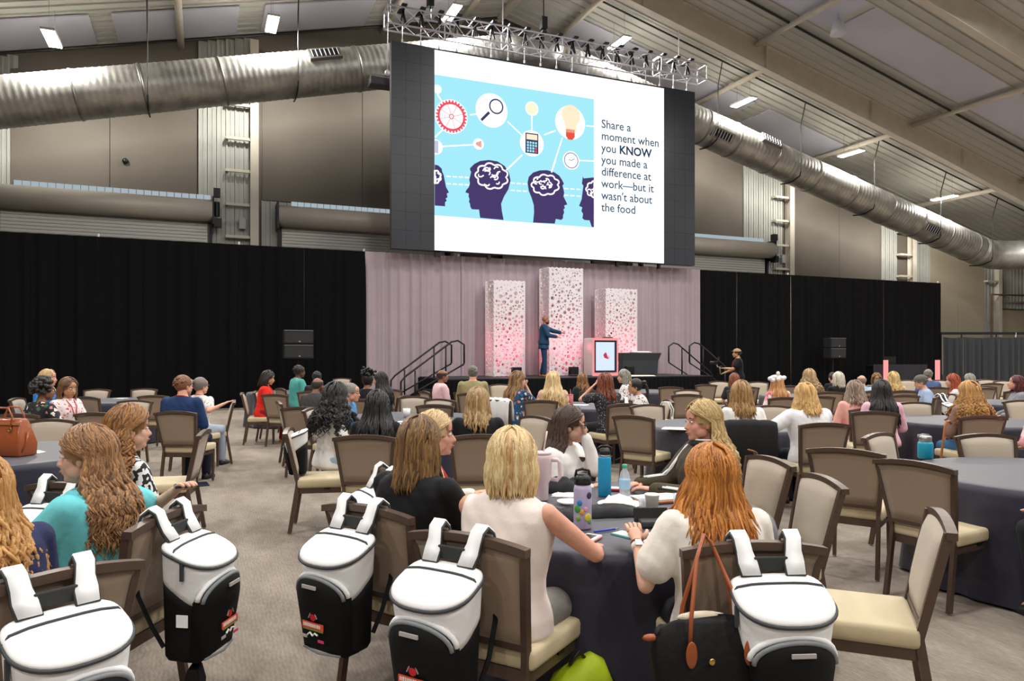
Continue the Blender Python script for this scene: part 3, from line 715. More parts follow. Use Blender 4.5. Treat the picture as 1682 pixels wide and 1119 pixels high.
for i in range(6):
    for yy in (Y0+.2, Y1-.2): MB().tube([(X0+.3+i*(X1-X0-.6)/5, yy, 0), (X0+.3+i*(X1-X0-.6)/5, yy, SH-.08)], .03, 8).build('stage_leg', M['black'], stage)
def stairs(label, xe, sgn):
    t = thing('stage_stairs', label, 'stairs', (xe, 0, 0)); ya, yb = 20.55, 21.75
    for i in range(5):
        z = SH-.17*(i+1)-.02+.0; x = sgn*(.14+.27*i)
        if z > 0: MB().box((x, (ya+yb)/2, z), (.27, yb-ya, .04)).box((x+sgn*.12, (ya+yb)/2, z-.06), (.02, yb-ya, .1)).build('step', M['black'], t)
    for yy in (ya, yb):
        MB().beam((0, yy, SH-.1), (sgn*1.35, yy, .03), .04, .14).build('stringer', M['black'], t)
        top = 1.12; pts = []
        a = Vector((-sgn*.45, yy, SH+.45)); b = Vector((-sgn*.45, yy, SH+top-.12)); c = Vector((-sgn*.25, yy, SH+top)); c2 = Vector((-sgn*.05, yy, SH+top-.04)); d = Vector((sgn*1.35, yy, top-.15)); e = Vector((sgn*1.47, yy, top-.3)); f = Vector((sgn*1.47, yy, .35)); g_ = Vector((sgn*1.3, yy, .2)); 
        h = Vector((-sgn*.4, yy, SH+.35))
        MB().tube([a, b, c, c2, d, e, f, g_], .028, 8).build('handrail', M['black'], t, True)
        MB().tube([h+Vector((0, 0, .05)), Vector((sgn*1.2, yy, .42))], .024, 8).tube([a, h+Vector((0, 0, .04))], .026, 8).build('lower_rail', M['black'], t, True)
        for xx, z0, z1 in ((.12, SH-.15, SH+top-.15), (1.05, .1, top+.02)): MB().tube([(sgn*xx, yy, z0), (sgn*xx, yy, z1)], .026, 8).build('rail_post', M['black'], t, True)
stairs('black stage stairs with two handrails on the left of the stage', X0+.25, -1); stairs('black stage stairs with two handrails on the right of the stage', X1-.15, 1)

# ------------------------------------------------------------------ perforated towers
def foam_mat():
    m = bpy.data.materials.new('tower_foam'); m.use_nodes = True; nt = m.node_tree; b = nt.nodes['Principled BSDF']
    b.inputs['Base Color'].default_value = (.82, .79, .81, 1); b.inputs['Roughness'].default_value = .7
    tl = nt.nodes.new('ShaderNodeBsdfTranslucent'); tl.inputs[0].default_value = (.9, .8, .8, 1)
    mx = nt.nodes.new('ShaderNodeMixShader'); mx.inputs[0].default_value = .3
    nt.links.new(b.outputs[0], mx.inputs[1]); nt.links.new(tl.outputs[0], mx.inputs[2]); nt.links.new(mx.outputs[0], nt.nodes['Material Output'].inputs[0])
    return m
tower_m = foam_mat()
def perforated(wd, h, seed, clear=None):
    r = random.Random(seed); cu = bpy.data.curves.new('p', 'CURVE'); cu.dimensions = '2D'; cu.fill_mode = 'BOTH'; cu.extrude = .012
    def spl(pts):
        s = cu.splines.new('POLY'); s.points.add(len(pts)-1)
        for i, p in enumerate(pts): s.points[i].co = (p[0], p[1], 0, 1)
        s.use_cyclic_u = True
    out = []
    def wav(a, b, n):
        for i in range(n):
            t = i/n; x = a[0]+(b[0]-a[0])*t; y = a[1]+(b[1]-a[1])*t
            L = math.hypot(b[0]-a[0], b[1]-a[1]); nx, ny = (b[1]-a[1])/L, -(b[0]-a[0])/L
            o = .018*math.sin(t*math.pi*2*round(L/.16)); out.append((x+nx*o, y+ny*o))
    wav((-wd/2, 0), (wd/2, 0), 30); wav((wd/2, 0), (wd/2, h), 90); wav((wd/2, h), (-wd/2, h), 30); wav((-wd/2, h), (-wd/2, 0), 90)
    spl(out); cs = []
    for k in range(1500):
        q = r.choice([.066, .055, .045, .036, .03, .024]) if k < 1200 else .018
        x, y = r.uniform(-wd/2+q+.03, wd/2-q-.03), r.uniform(q+.04, h-q-.04)
        if all(math.hypot(x-a, y-b) > q+c+.018 for a, b, c in cs): cs.append((x, y, q))
        if len(cs) > 60*wd*h: break
    for x, y, q in cs: spl([(x+q*math.cos(2*math.pi*i/9), y+q*math.sin(2*math.pi*i/9)) for i in range(9)])
    o = bpy.data.objects.new('p', cu); col.objects.link(o); dg = bpy.context.evaluated_depsgraph_get(); dg.update()
    me = bpy.data.meshes.new_from_object(o.evaluated_get(dg)); bpy.data.objects.remove(o); me.materials.clear(); me.transform(Matrix.Rotation(math.pi/2, 4, 'X')); return me
def tower(label, pxl, pxr, h, y, seed):
    xa, xb = WP(pxl, 600, y)[0], WP(pxr, 600, y)[0]; wd = xb-xa; dp = .75
    t = thing('perforated_tower', label, 'stage tower', ((xa+xb)/2, y+dp/2, SH), 0, 'white perforated towers on the stage')
    for nm, rz, off, ww, sd in (('front_panel', 0, (0, -dp/2, 0), wd, 0), ('back_panel', 0, (0, dp/2, 0), wd, 1), ('side_panel', math.pi/2, (-wd/2, 0, 0), dp, 2), ('side_panel', math.pi/2, (wd/2, 0, 0), dp, 3)):
        me = perforated(ww, h, seed+sd*7); me.materials.append(tower_m)
        o = bpy.data.objects.new(nm, me); col.objects.link(o); o.parent = t; o.location = off; o.rotation_euler = (0, 0, rz)
    l = bpy.data.lights.new('tower_uplight', 'POINT'); l.energy = 26; l.color = (1, .12, .2); l.shadow_soft_size = .08
    lo = bpy.data.objects.new('tower_uplight', l); col.objects.link(lo); lo.location = ((xa+xb)/2, y+dp/2-.1, SH+.95)
    fx = thing('uplight_fixture', 'black uplight box at the foot of the '+label.split(' ')[1]+' tower', 'stage light', ((xa+xb)/2+.1, y-.35, SH), 0, 'uplights at the towers')
    fx['label'] = {'left': 'black uplight box at the foot of the left tower', 'tallest': 'black uplight box at the foot of the tallest tower', 'right': 'black uplight box behind the podium at the right tower'}[label.split(' ')[1]]
    MB().box((0, 0, .17), (.3, .2, .26)).build('light_housing', M['black'], fx, bevel=.02); MB().tube([(-.17, 0, .02), (-.17, 0, .2)], .015, 6).tube([(.17, 0, .02), (.17, 0, .2)], .015, 6).box((0, 0, .015), (.36, .12, .03)).build('yoke', M['black'], fx)
tower('the left white perforated tower glowing pink, beside the left stairs', 811, 862, 3.12, 22.0, 1)
tower('the tallest white perforated tower, behind the speaker', 902, 957, 3.63, 22.0, 2)
tower('the right white perforated tower, behind the podium', 995, 1046, 3.0, 22.0, 3)

# unseen spots added in front of the stage to brighten the white towers
for x_ in (7.5, 11.2, 15.0):
    l = bpy.data.lights.new('stage_fill_spot', 'SPOT'); l.energy = 1500; l.spot_size = math.radians(34); l.spot_blend = .8; l.shadow_soft_size = .15; l.color = (1, .96, .95)
    lo = bpy.data.objects.new('stage_fill_spot', l); col.objects.link(lo); lo.location = (x_, 9.5, 10.5)
    d_ = Vector((x_*.75+2.8, 22.0, 2.0))-Vector(lo.location); lo.rotation_euler = d_.to_track_quat('-Z', 'Y').to_euler()
# podium with screen
px0, px1 = WP(976, 600, 21.1)[0], WP(1015, 600, 21.1)[0]; pw = px1-px0
pod = thing('podium', 'white podium with a pink lit frame and bright upright screen', 'podium', ((px0+px1)/2, 21.4, SH))
MB().box((0, .1, .63), (pw+.02, .62, 1.26)).build('podium_body', mat('podium_white', 'dcd8d8', .4), pod, bevel=.03)
pinkm = emat('pink_edge_light', 'ff9c9c', 1.0)
for c_, d_2 in (((0, -.24, 1.22), (pw+.04, .05, .08)), ((0, -.24, .05), (pw+.04, .05, .1)), ((-pw/2, -.24, .63), (.06, .05, 1.2)), ((pw/2, -.24, .63), (.06, .05, 1.2))): MB().box(c_, d_2).build('light_frame', pinkm, pod)
MB().box((0, -.25, .65), (pw-.06, .04, 1.06)).build('screen_bezel', mat('bezel', '14182c', .3), pod)
sc2 = MB().box((-.02, -.275, .65), (pw-.2, .01, .94)).build('podium_screen', emat('podium_screen', 'd9eafc', 1.05), pod)
ar = MB(); ar._add([(-.06, -.283, .6), (.1, -.283, .55), (.02, -.283, .76), (-.02, -.283, .78), (-.1, -.283, .7)], [(0, 1, 2, 3, 4)]); ar.build('screen_logo', emat('logo_red', 'd83a58', .9), sc2)
ar = MB(); ar._add([(.07, -.283, .6), (.15, -.283, .56), (.1, -.283, .7)], [(0, 1, 2)]); ar.build('screen_logo', emat('logo_rose', 'f3a6b4', .95), sc2)
MB().tube([(.25, -.1, 1.26), (.25, -.15, 1.34), (.15, -.2, 1.36)], .012, 6).box((.2, -.05, 1.28), (.3, .2, .03)).build('microphone', M['black'], pod)
# covered table on stage
t1, t2 = WP(1014, 600, 22.0)[0], WP(1077, 600, 22.0)[0]
tb = thing('covered_table', 'stage table under a tight charcoal cover with papers on top', 'table', ((t1+t2)/2, 22.0, SH)); tw = t2-t1
m = MB(); m.loft([[(-tw/2+.02, -.3, .01), (tw/2-.12, -.3, .01), (tw/2-.12, .3, .01), (-tw/2+.02, .3, .01)], [(-tw/2+.05, -.28, .5), (tw/2-.07, -.28, .5), (tw/2-.07, .28, .5), (-tw/2+.05, .28, .5)], [(-tw/2, -.36, .74), (tw/2, -.36, .74), (tw/2, .36, .74), (-tw/2, .36, .74)], [(-tw/2, -.36, .77), (tw/2, -.36, .77), (tw/2, .36, .77), (-tw/2, .36, .77)]])
m.build('table_cover', M['charcloth'], tb, bevel=.015)
MB().box((0, 0, .60), (tw-.1, .6, .02)).build('tabletop', M['black'], tb)
pp = thing('paper_stack', 'white papers lying on the covered stage table', 'papers', ((t1+t2)/2+.1, 22.0, SH+.785)); MB().box((0, 0, .01), (.8, .4, .02)).build('paper', mat('paper', 'eeeeee', .7), pp); MB().box((.1, .02, .03), (.5, .3, .02)).build('paper', mat('paper', 'eeeeee', .7), pp)
m = MB(); m.loft([[(0, 0, 0), (1.0, 0, 0), (1.0, .35, 0), (0, .35, 0)], [(0.05, .05, .04), (.95, .05, .03), (.95, .3, .03), (.05, .3, .04)]])
o = tag(m.build('stage_wedge', mat('cream_board', 'cfcab8', .6), None), 'pale flat board lying on the stage front beside the covered table', 'board'); o.location = (G(1052, 50)[0]-.5, 20.3, SH)

# line-array loudspeakers on poles
def array_speaker(label, px, py0, py1, y, sc=1.0):
    x0, z1 = WP(px, py0, y); z0 = WP(px, py1, y)[1]; t = thing('loudspeaker_stack', label, 'loudspeaker', (x0, y, 0))
    n = 2; h = (z1-z0)/n; wd = .82
    spk = mat('speaker_black', '17181a', .5)
    for i in range(n):
        zc_ = z0+h*(i+.5)
        c_ = MB().prism([(-wd/2, -h*.46), (wd/2, -h*.46), (wd/2, h*.46), (-wd/2, h*.46)], -.2, .2).xf(Matrix.Translation((0, 0, zc_)))
        c_ = c_.build('speaker_cabinet', spk, t, bevel=.015)
        MB().box((0, -.21, zc_-.01), (wd-.06, .015, h*.72)).build('speaker_grille', mat('grille_black', '222325', .7, bump=.4, bscale=120), c_)
        MB().box((0, -.205, zc_+h*.44), (wd-.02, .02, .03)).build('trim_strip', mat('grey_trim', '5b5d60', .4), c_)
        MB().box((.02, -.225, zc_-h*.3), (.05, .01, .035)).build('badge', mat('badge', 'b9b9b9', .3, .6), c_)
    MB().tube([(0, .1, .03), (0, .1, z0)], .04, 8).build('pole', M['black'], t); MB().box((0, .1, .02), (.6, .6, .04)).build('base_plate', M['black'], t)
array_speaker('stack of two black loudspeakers on a pole by the left black drapes', 489.5, 542, 590, 21.8)
array_speaker('stack of two black loudspeakers on a pole by the right black drapes', 1371, 555, 589, 22.3)

# booth at the right with pink light posts
bA, bB = G(1455, 40), G(1540, 40)
for p_, nm in ((bA, 'left'), (bB, 'right')):
    t = thing('light_post', 'glowing pink light post at the %s end of the dark booth' % nm, 'light post', (p_[0], p_[1], 0)); t['group'] = 'pink light posts of the booth'
    MB().box((0, 0, .9), (.13, .13, .97)).build('light_tube', emat('pink_post', 'ffa3a0', 1.05), t)
    MB().box((0, 0, .2), (.1, .1, .4)).box((0, 0, .015), (.4, .4, .03)).box((0, .0, 1.4), (.15, .15, .03)).build('post_base', M['black'], t)
bo = thing('control_booth', 'dark navy control desk between the pink light posts', 'desk'); 
u_ = Vector((bB[0]-bA[0], bB[1]-bA[1], 0)); ang = math.atan2(u_.y, u_.x); bo.location = (bA[0]+u_.x*.42, bA[1]+u_.y*.42+.35, 0); bo.rotation_euler = (0, 0, ang)
L_ = u_.length
MB().box((0, 0, .6), (L_*1.05, .06, 1.2)).build('desk_front', mat('booth_navy', '14161f', .6), bo); MB().box((0, .35, 1.13), (L_*1.05, .7, .04)).build('desk_top', M['black'], bo)
for sx_ in (-1, 1): MB().box((sx_*L_*.5, .35, .56), (.05, .7, 1.1)).build('desk_side', M['black'], bo)
mo = thing('desk_monitor', 'small monitor with a faint light behind the dark booth', 'monitor', (bo.location.x-.2, bo.location.y+.35, 1.15), ang)
MB().box((0, 0, .22), (.55, .04, .32)).build('monitor_frame', M['black'], mo); MB().box((0, 0, .02), (.2, .15, .03)).box((0, .02, .08), (.05, .03, .12)).build('monitor_stand', M['black'], mo)
# ------------------------------------------------------------------ banquet chairs
fr_m = mat('chair_frame', '5e4c41', .38, .35, var=.1, vscale=20)
back_m = mat('chair_back_cloth', '9a8571', .7, sheen=.25, bump=.12, bscale=200, stretch=(1, 1, .2))
pad_m = mat('chair_front_cloth', 'b3a594', .75, sheen=.2, bump=.1, bscale=200)
seat_m = mat('chair_seat_cloth', 'c9b996', .7, sheen=.15, bump=.08, bscale=160)
glide_m = mat('chair_glide', 'a59a8a', .3, .5)
CH_T, CH_B = .93, .44        # top of back, where the back starts
def chair_proto():
    t = thing('banquet_chair', 'x', 'chair')
    def back_y(z): return -.225 - (z-CH_B)*.22 if z > CH_B else -.225 - (CH_B-z)*.16
    def hw(z): return .20 + .055*(z-CH_B)/(CH_T-CH_B)
    # rear legs run up into the back posts
    for sx in (-1, 1):
        m = MB(); pts = [(0.0, 0), (.25, 0), (.44, 0), (.6, 0), (.76, 0), (.886, 0)]
        rings = []
        for z, _ in pts:
            x = sx*(hw(max(z, CH_B))+.0 if z >= CH_B else .20+.012*(CH_B-z)); yy = back_y(z); a, b = .013, .018
            rings.append([(x-a, yy-b, z+.012), (x+a, yy-b, z+.012), (x+a, yy+b, z+.012), (x-a, yy+b, z+.012)])
        m.loft(rings); m.build('leg', fr_m, t)
    for sx in (-1, 1):
        m = MB(); m.loft([[(sx*.195-.012, .2-.012, .012), (sx*.195+.012, .2-.012, .012), (sx*.195+.012, .2+.012, .012), (sx*.195-.012, .2+.012, .012)], [(sx*.195-.017, .2-.017, .40), (sx*.195+.017, .2-.017, .40), (sx*.195+.017, .2+.017, .40), (sx*.195-.017, .2+.017, .40)]])
        m.build('leg', fr_m, t)
    for sx in (-1, 1):
        for yy in (.2, back_y(0)): MB().tube([(sx*(.195 if yy > 0 else .205), yy, 0), (sx*(.195 if yy > 0 else .205), yy, .02)], .013, 8).build('glide', glide_m, t)
    m = MB(); m.box((0, .215, .385), (.40, .03, .05)).box((0, -.21, .385), (.40, .03, .05)).box((.195, 0, .385), (.03, .42, .05)).box((-.195, 0, .385), (.03, .42, .05))
    m.box((0, 0, .395), (.38, .4, .015)); m.build('seat_frame', fr_m, t)
    m = MB(); m.box((0, 0, .45), (.46, .46, .085)); s = m.build('seat', seat_m, t, True, bevel=.022)
    MB().box((0, .225, .405), (.06, .03, .012)).box((.205, .03, .40), (.03, .05, .012)).build('seat_clip', M['black'], t)
    # arched top rail
    m = MB(); rings = []; n = 9
    for i in range(n):
        u = -1+2*i/(n-1); x = u*(hw(CH_T)+.013); z = CH_T-.028*u*u*1.0; yy = back_y(z)-.004
        rings.append([(x, yy-.02, z-.03), (x, yy+.02, z-.03), (x, yy+.02, z), (x, yy-.02, z)])
    m.loft(rings); m.build('top_rail', fr_m, t)
    m = MB(); zb = .505; m.box((0, back_y(zb), zb), (.42, .03, .026)); m.build('lower_rail', fr_m, t)
    # back panel seen from behind and padded front
    def panel(y0, y1, inset, bulge):
        m = MB(); nx, nz = 8, 6; rows = []
        for side in (0, 1):
            for j in range(nz+1):
                z = zb+.012+(CH_T-.03-zb-.012)*j/nz
                for i in range(nx+1):
                    u = -1+2*i/nx; wdt = hw(z)-inset; z2 = z-(.026*u*u if j == nz else 0)
                    e = min(1, 4*(1-abs(u)))*min(1, 5*j/nz)*min(1, 5*(nz-j)/nz)
                    rows.append((u*wdt, back_y(z)+(y1+bulge*e if side else y0), z2))
        k = (nx+1)*(nz+1); fs = []
        for j in range(nz):
            for i in range(nx):
                a = j*(nx+1)+i; fs.append((a, a+1, a+nx+2, a+nx+1)); fs.append((k+a, k+a+nx+1, k+a+nx+2, k+a+1))
        per = [i for i in range(nx+1)]+[nx+(nx+1)*j for j in range(1, nz+1)]+[(nx+1)*nz+i for i in range(nx-1, -1, -1)]+[(nx+1)*j for j in range(nz-1, 0, -1)]
        for q in range(len(per)): a, b = per[q], per[(q+1) % len(per)]; fs.append((b, a, k+a, k+b))
        m._add(rows, fs); return m
    panel(-.012, .0, .012, 0).build('back_panel', back_m, t, True)
    panel(.001, .012, .014, .02).build('back_cushion', pad_m, t, True)
    return t
chair0 = chair_proto(); chair_used = False
BACKOFF = .33   # top rail lies this far behind the seat centre
CH = {}
def chair_at(x, y, rz, label, group=None):
    global chair_used
    if not chair_used: c = chair0; chair_used = True; c.location = (x, y, 0); c.rotation_euler = (0, 0, rz); c['label'] = label
    else: c = dup(chair0, (x, y, 0), rz, label)
    if group: c['group'] = group
    elif 'group' in c: del c['group']
    return c
def chair(key, px, py, a, label, dz=0, group=None, s=None):
    s = s or (py-583)/.67
    x, y = G(px, s); rz = HD(a); fwd = Vector((-math.sin(rz), math.cos(rz)))
    x += fwd.x*BACKOFF; y += fwd.y*BACKOFF
    CH[key] = (x, y, rz)
    return chair_at(x, y, rz, label, group)

# ------------------------------------------------------------------ cooler backpacks
bw_m = mat('bag_white', 'f1f1f1', .65, bump=.15, bscale=25); bl_m = mat('bag_lid_white', 'fbfbfb', .6)
bk_m = mat('bag_black', '060607', .75, spec=.3, bump=.1, bscale=30); pipe_m = mat('bag_piping', '3a3d3f', .6); grey_m = mat('bag_grey_trim', '84898c', .5)
logo_r = mat('logo_red_print', 'e2543f', .6); logo_w = mat('logo_white_print', 'f0ece0', .6); logo_g = mat('logo_green_print', '7a8a3a', .6); logo_p = mat('logo_pink_print', 'd83a78', .6)
def bag_proto():
    """origin at the middle of the chair's top rail, bag hangs on the -Y side"""
    t = thing('cooler_backpack', 'x', 'backpack')
    H = .475; top0 = -.115; W = .165; D = .225; y0 = -.05; yc = y0-D/2
    def ring(k=1.0, n=36):
        pts = []
        for i in range(n):
            a = 2*math.pi*i/n; ca, sa = math.cos(a), math.sin(a)
            back = sa > 0
            x = W*k*math.copysign(abs(ca)**(.4 if back else .8), ca); y = yc + D/2*k*math.copysign(abs(sa)**(.5 if back else .95), sa)
            pts.append((x, y))
        return pts
    def lidz(y): return top0 - ((y0-y)/D)*.095     # the lid falls towards the front
    def split(x, y): return top0-.13-.15*max(0, min(1, (y0-y)/D))
    zbot = top0-H
    def shrink(x, y, f):      # f: 0 bottom .. 1 top, the bag narrows to its foot and hugs the chair there
        k = .80+.20*f; return (x*k, y0+(y-y0)*(.72+.28*f))
    def band(f0, f1, n=8):
        rs = []
        for j in range(n+1):
            r = []
            for x, y in ring():
                za, zb2 = f0(x, y), f1(x, y); z = za+(zb2-za)*j/n; f = (z-zbot)/(lidz(y)-zbot); x2, y2 = shrink(x, y, f); r.append((x2, y2, z))
            rs.append(r)
        return rs
    m = MB(); rl = band(lambda x, y: zbot+.02, split, 6)
    foot = [(x*.93, yc+(y-yc)*.93, z-.02) for x, y, z in rl[0]]
    m.loft([foot]+rl); m.build('lower_body', bk_m, t, True)
    MB().loft(band(split, lambda x, y: lidz(y)-.012, 6)).build('upper_body', bw_m, t, True)
    lr = [(x*1.02, yc+(y-yc)*1.02, lidz(y)-.006) for x, y in ring()]
    prof = ((1.0, 0), (.985, .014), (.9, .024), (.6, .032), (.25, .035)); m = MB(); rs = []
    for k, dz in prof: rs.append([(x*k*1.02, yc+(y-yc)*k*1.02, lidz(yc+(y-yc)*k)-.006+dz) for x, y in ring()])
    m.loft(rs); lid = m.build('bag_lid', bl_m, t, True)
    MB().tube(lr, .0068, 6, closed=True).build('lid_zip', pipe_m, t, True)
    yy = y0-.075
    MB().tube([(x, yy, lidz(yy)-.004+float(np.interp(1-max(abs(x)/(W*1.0), abs(yy-yc)/(D/2)), [0, .015, .1, .4, .75], [0, .014, .024, .032, .035]))) for x in [W*(-1+i/10) for i in range(21)]], .0048, 6).build('lid_seam', pipe_m, lid, True)
    MB().box((-W-.004, y0-.12, lidz(y0-.12)-.045), (.01, .014, .07)).build('zip_pull', pipe_m, t)
    MB().box((-W*.9-.002, y0-.11, top0-.30), (.004, .05, .05)).build('side_patch', bl_m, t)
    # front pocket
    yf = y0-D+.035; m = MB(); arch = []; HWP = .138
    zb_, zt_ = zbot-.005, top0-.145
    for a in range(0, 181, 12): arch.append((HWP*math.cos(math.radians(a)), zt_-.085+.085*math.sin(math.radians(a))))
    outl = [(HWP*.86, zb_)]+arch+[(-HWP*.86, zb_)]
    def py(x, z): return yf-.03*(1-(x/HWP)**2)*1.0 + .0 - .25*(z-zb_)*0 + .045*(1-(z-zb_)/(zt_-zb_))
    def lay(k, dy): return [(x*k, py(x*k, zb_+(z-zb_)*1)+dy, (zb_+zt_)/2+(z-(zb_+zt_)/2)*k) for x, z in outl]
    m.loft([lay(1.0, .07), lay(1.0, -.012), lay(.93, -.026), lay(.7, -.032), lay(.35, -.036)]); pk = m.build('front_pocket', bk_m, t, True)
    A = [p for p in lay(1.0, -.014)][1:-1]
    MB().tube([(x, y, z) for x, y, z in A], .009, 6).build('pocket_piping', grey_m, pk, True)
    MB().tube([(x*1.05, y+.02, z+.010) for x, y, z in A], .011, 6).build('pocket_zip', bl_m, pk, True)
    B = lay(.93, -.028); MB().tube([B[0], ((B[0][0]+B[-1][0])/2, B[0][1]-.024, B[0][2]), B[-1]], .005, 6).build('pocket_piping', grey_m, pk, True)
    MB().box((0, py(0, zt_-.03)-.040, zt_-.034), (.08, .006, .014)).build('reflective_tab', mat('tab_grey', 'b9b2ae', .3), pk)
    # print on the pocket
    z0 = zb_+.135; yl = py(0, z0)-.041
    MB().box((0, yl, z0), (.125, .003, .026)).build('printed_banner', logo_r, pk); MB().box((.002, yl-.0005, z0-.017), (.118, .003, .006)).build('printed_banner', logo_g, pk)
    m = MB(); rr_ = random.Random(4); x = -.052
    while x < .05:
        wd = rr_.uniform(.004, .008); m.box((x, yl-.002, z0+.001), (wd, .002, .014)); x += wd+.003
    m.build('printed_lettering', logo_w, pk)
    MB().ell((0, yl, z0+.035), (.018, .003, .017)).build('printed_emblem', mat('logo_apple', 'd1222c', .5), pk, True)
    MB().tube([(-.024, yl-.002, z0+.03), (-.01, yl-.002, z0+.056), (.014, yl-.002, z0+.054), (.026, yl-.002, z0+.032)], .0025, 5).build('printed_emblem', mat('tab_grey', 'b9b2ae', .3), pk)
    MB().tube([(-.03, yl-.001, z0-.042), (-.015, yl-.001, z0-.03), (0, yl-.001, z0-.042), (.012, yl-.001, z0-.03), (.03, yl-.001, z0-.036)], .004, 5).build('printed_lettering', logo_w, pk)
    MB().box((-.05, yl, z0-.05), (.032, .003, .012)).build('printed_mark', mat('tab_grey', 'b9b2ae', .3), pk); MB().box((.048, yl, z0-.058), (.034, .003, .01)).build('printed_mark', logo_p, pk)
    # straps over the rail, haul handle between them
    for sx in (-1, 1):
        def strip(pts, w0, th, mi): 
            rings = []
            for i, (x, y, z, wd) in enumerate(pts):
                q = Vector(pts[min(i+1, len(pts)-1)][:3])-Vector(pts[max(i-1, 0)][:3]); nrm = Vector((1, 0, 0)).cross(q).normalized()
                rings.append([Vector((x-wd, y, z))-nrm*th, Vector((x+wd, y, z))-nrm*th, Vector((x+wd, y, z))+nrm*th, Vector((x-wd, y, z))+nrm*th])
            return rings
        xs = sx*.085; path = [(xs*.95, y0-.03, top0+.012, .032), (xs, y0-.004, top0+.05, .034), (xs*1.05, -.035, -.03, .028), (xs*1.12, -.022, .012, .027), (xs*1.15, .005, .03, .027), (xs*1.2, .035, .005, .027), (xs*1.25, .075, -.10, .026), (xs*1.3, .085, -.22, .024)]
        o = MB().loft(strip(path, .03, .008, 0)).build('shoulder_strap', bl_m, t, True)
        path2 = [(x, y+(.0 if i < 3 else (.0)), z, wd+.004) for i, (x, y, z, wd) in enumerate(path)]
        m = MB().loft([[p+Vector((0, .0, -.004)) for p in r] for r in strip(path2, .03, .006, 0)]); m.build('strap_backing', pipe_m, o, True)
        MB().tube([(xs*1.3, .085, -.22), (xs*1.5, .05, -.33), (xs*1.7, -.02, -.44), (xs*1.6, y0-.02, top0-H+.06)], .010, 6, flat=.3).build('strap_webbing', bk_m, t)
    MB().box((0, y0+.0, top0+.045), (.125, .014, .05)).build('haul_band', mat('band_dark', '2b2d2c', .7), t, bevel=.005)
    return t
bag0 = bag_proto(); bag_used = False
def bag(x, y, z, rz, label, tilt=0):
    global bag_used
    if not bag_used: b = bag0; bag_used = True; b.location = (x, y, z); b.rotation_euler = (0, 0, rz)
    else: b = dup(bag0, (x, y, z), rz)
    b['label'] = label; b['group'] = 'white and black cooler backpacks'
    if tilt: b.rotation_euler = (tilt, 0, rz)
    return b
def bag_on(key, label, off=0, rz_off=0):
    x, y, rz = CH[key]; f = Vector((-math.sin(rz), math.cos(rz))); r = Vector((f.y, -f.x))
    p = Vector((x, y)) - f*(BACKOFF+.0) + r*off
    return bag(p.x, p.y, CH_T, rz+rz_off, label)

# ------------------------------------------------------------------ round tables under dark cloths
cloth_m = mat('table_cloth', '1b1a30', .5, sheen=.3, spec=.5, bump=.15, bscale=12)
def cloth_proto():
    r0 = .90; rings = []; n = 120; rg = random.Random(2)
    m = MB()
    def fold(a, k): return k*(.5*math.sin(a*14)+.3*math.sin(a*23+1)+.3*math.sin(a*9+2))
    for rad, z, k in ((.05, .757, 0), (.5, .757, 0), (.82, .757, 0), (.885, .755, 0), (.905, .745, .001), (.915, .70, .006), (.925, .5, .022), (.935, .25, .036), (.95, .02, .05)):
        rings.append([((rad+fold(a, k))*math.cos(a), (rad+fold(a, k))*math.sin(a), z) for a in [2*math.pi*i/n for i in range(n)]])
    m.loft(rings[::-1], caps=False); m.v.append((0, 0, .757)); c = len(m.v)-1; k = (len(rings)-1)*n
    m.f += [(k+i, k+(i+1) % n, c) for i in range(n)]; m.m += [0]*n; m.tone += [.5]
    return m.mesh('tablecloth', True)
cloth_me = cloth_proto(); cloth_me.materials.append(cloth_m)
tt = thing('round_table', 'round folding table hidden under a dark cloth', 'table', (0, 0, 0), 0, 'round tables under dark cloths')
MB().lathe([(.02, .72), (.88, .72), (.885, .735), (.88, .75), (.02, .75)], n=48).build('tabletop', mat('table_wood', '8a6f4e', .6), tt)
for a in (45, 135, 225, 315): MB().tube([(.5*math.cos(math.radians(a)), .5*math.sin(math.radians(a)), 0), (.5*math.cos(math.radians(a)), .5*math.sin(math.radians(a)), .72)], .015, 6).build('leg', M['black'], tt)
tt_used = False; TB = {}
def table(key, px, s, label, rz=0, r=1.0):
    global tt_used
    x, y = G(px, s); TB[key] = (x, y)
    if not tt_used: tt.location = (x, y, 0); tt_used = True; tt['label'] = 'round table under the '+' '.join(label.split()[:11])
    else: dup(tt, (x, y, 0), rz, 'round table under the '+' '.join(label.split()[:11]))
    o = bpy.data.objects.new('tablecloth', cloth_me); col.objects.link(o); o.location = (x, y, 0); o.rotation_euler = (0, 0, rz)
    tag(o, label, 'tablecloth', 'dark round tablecloths')
table('T1', 985, 300, 'dark navy tablecloth on the front table crowded with bottles and cups')
table('T2', 1735, 233, 'dark navy tablecloth at the right edge under the turquoise flask', 1)
table('T3', 2, 191, 'dark navy tablecloth at the left edge under the tan leather handbag', 2)
table('T4', 1190, 136, 'dark navy tablecloth behind the woman in the bomber jacket', 3)
table('T5', 1592, 128, 'dark navy tablecloth left of the curly blonde woman', 4)
table('T6', 672, 120, 'dark navy tablecloth among the women with black hair', 5)
table('T7', 200, 88, 'dark navy tablecloth at the left between the pale empty chairs', 1.5)
table('T8', 958, 98, 'dark navy tablecloth with the pink tumbler before the stage', 2.5)
table('T9', 1050, 70, 'small far tablecloth right of the dark-haired woman in glasses', 3.5)
table('T10', 1650, 92, 'far tablecloth at the right behind the curly blonde woman', 4.5)
table('T11', 474, 72, 'far tablecloth between the red jacket and the teal shirt', .5)
table('T12', 1322, 79, 'far tablecloth beyond the woman with the white bow', .7)
table('T13', 1490, 79, 'far tablecloth between the blond curls and the man in the cap', .9)
table('T0', -330, 375, 'dark navy tablecloth left of the woman in the teal top')

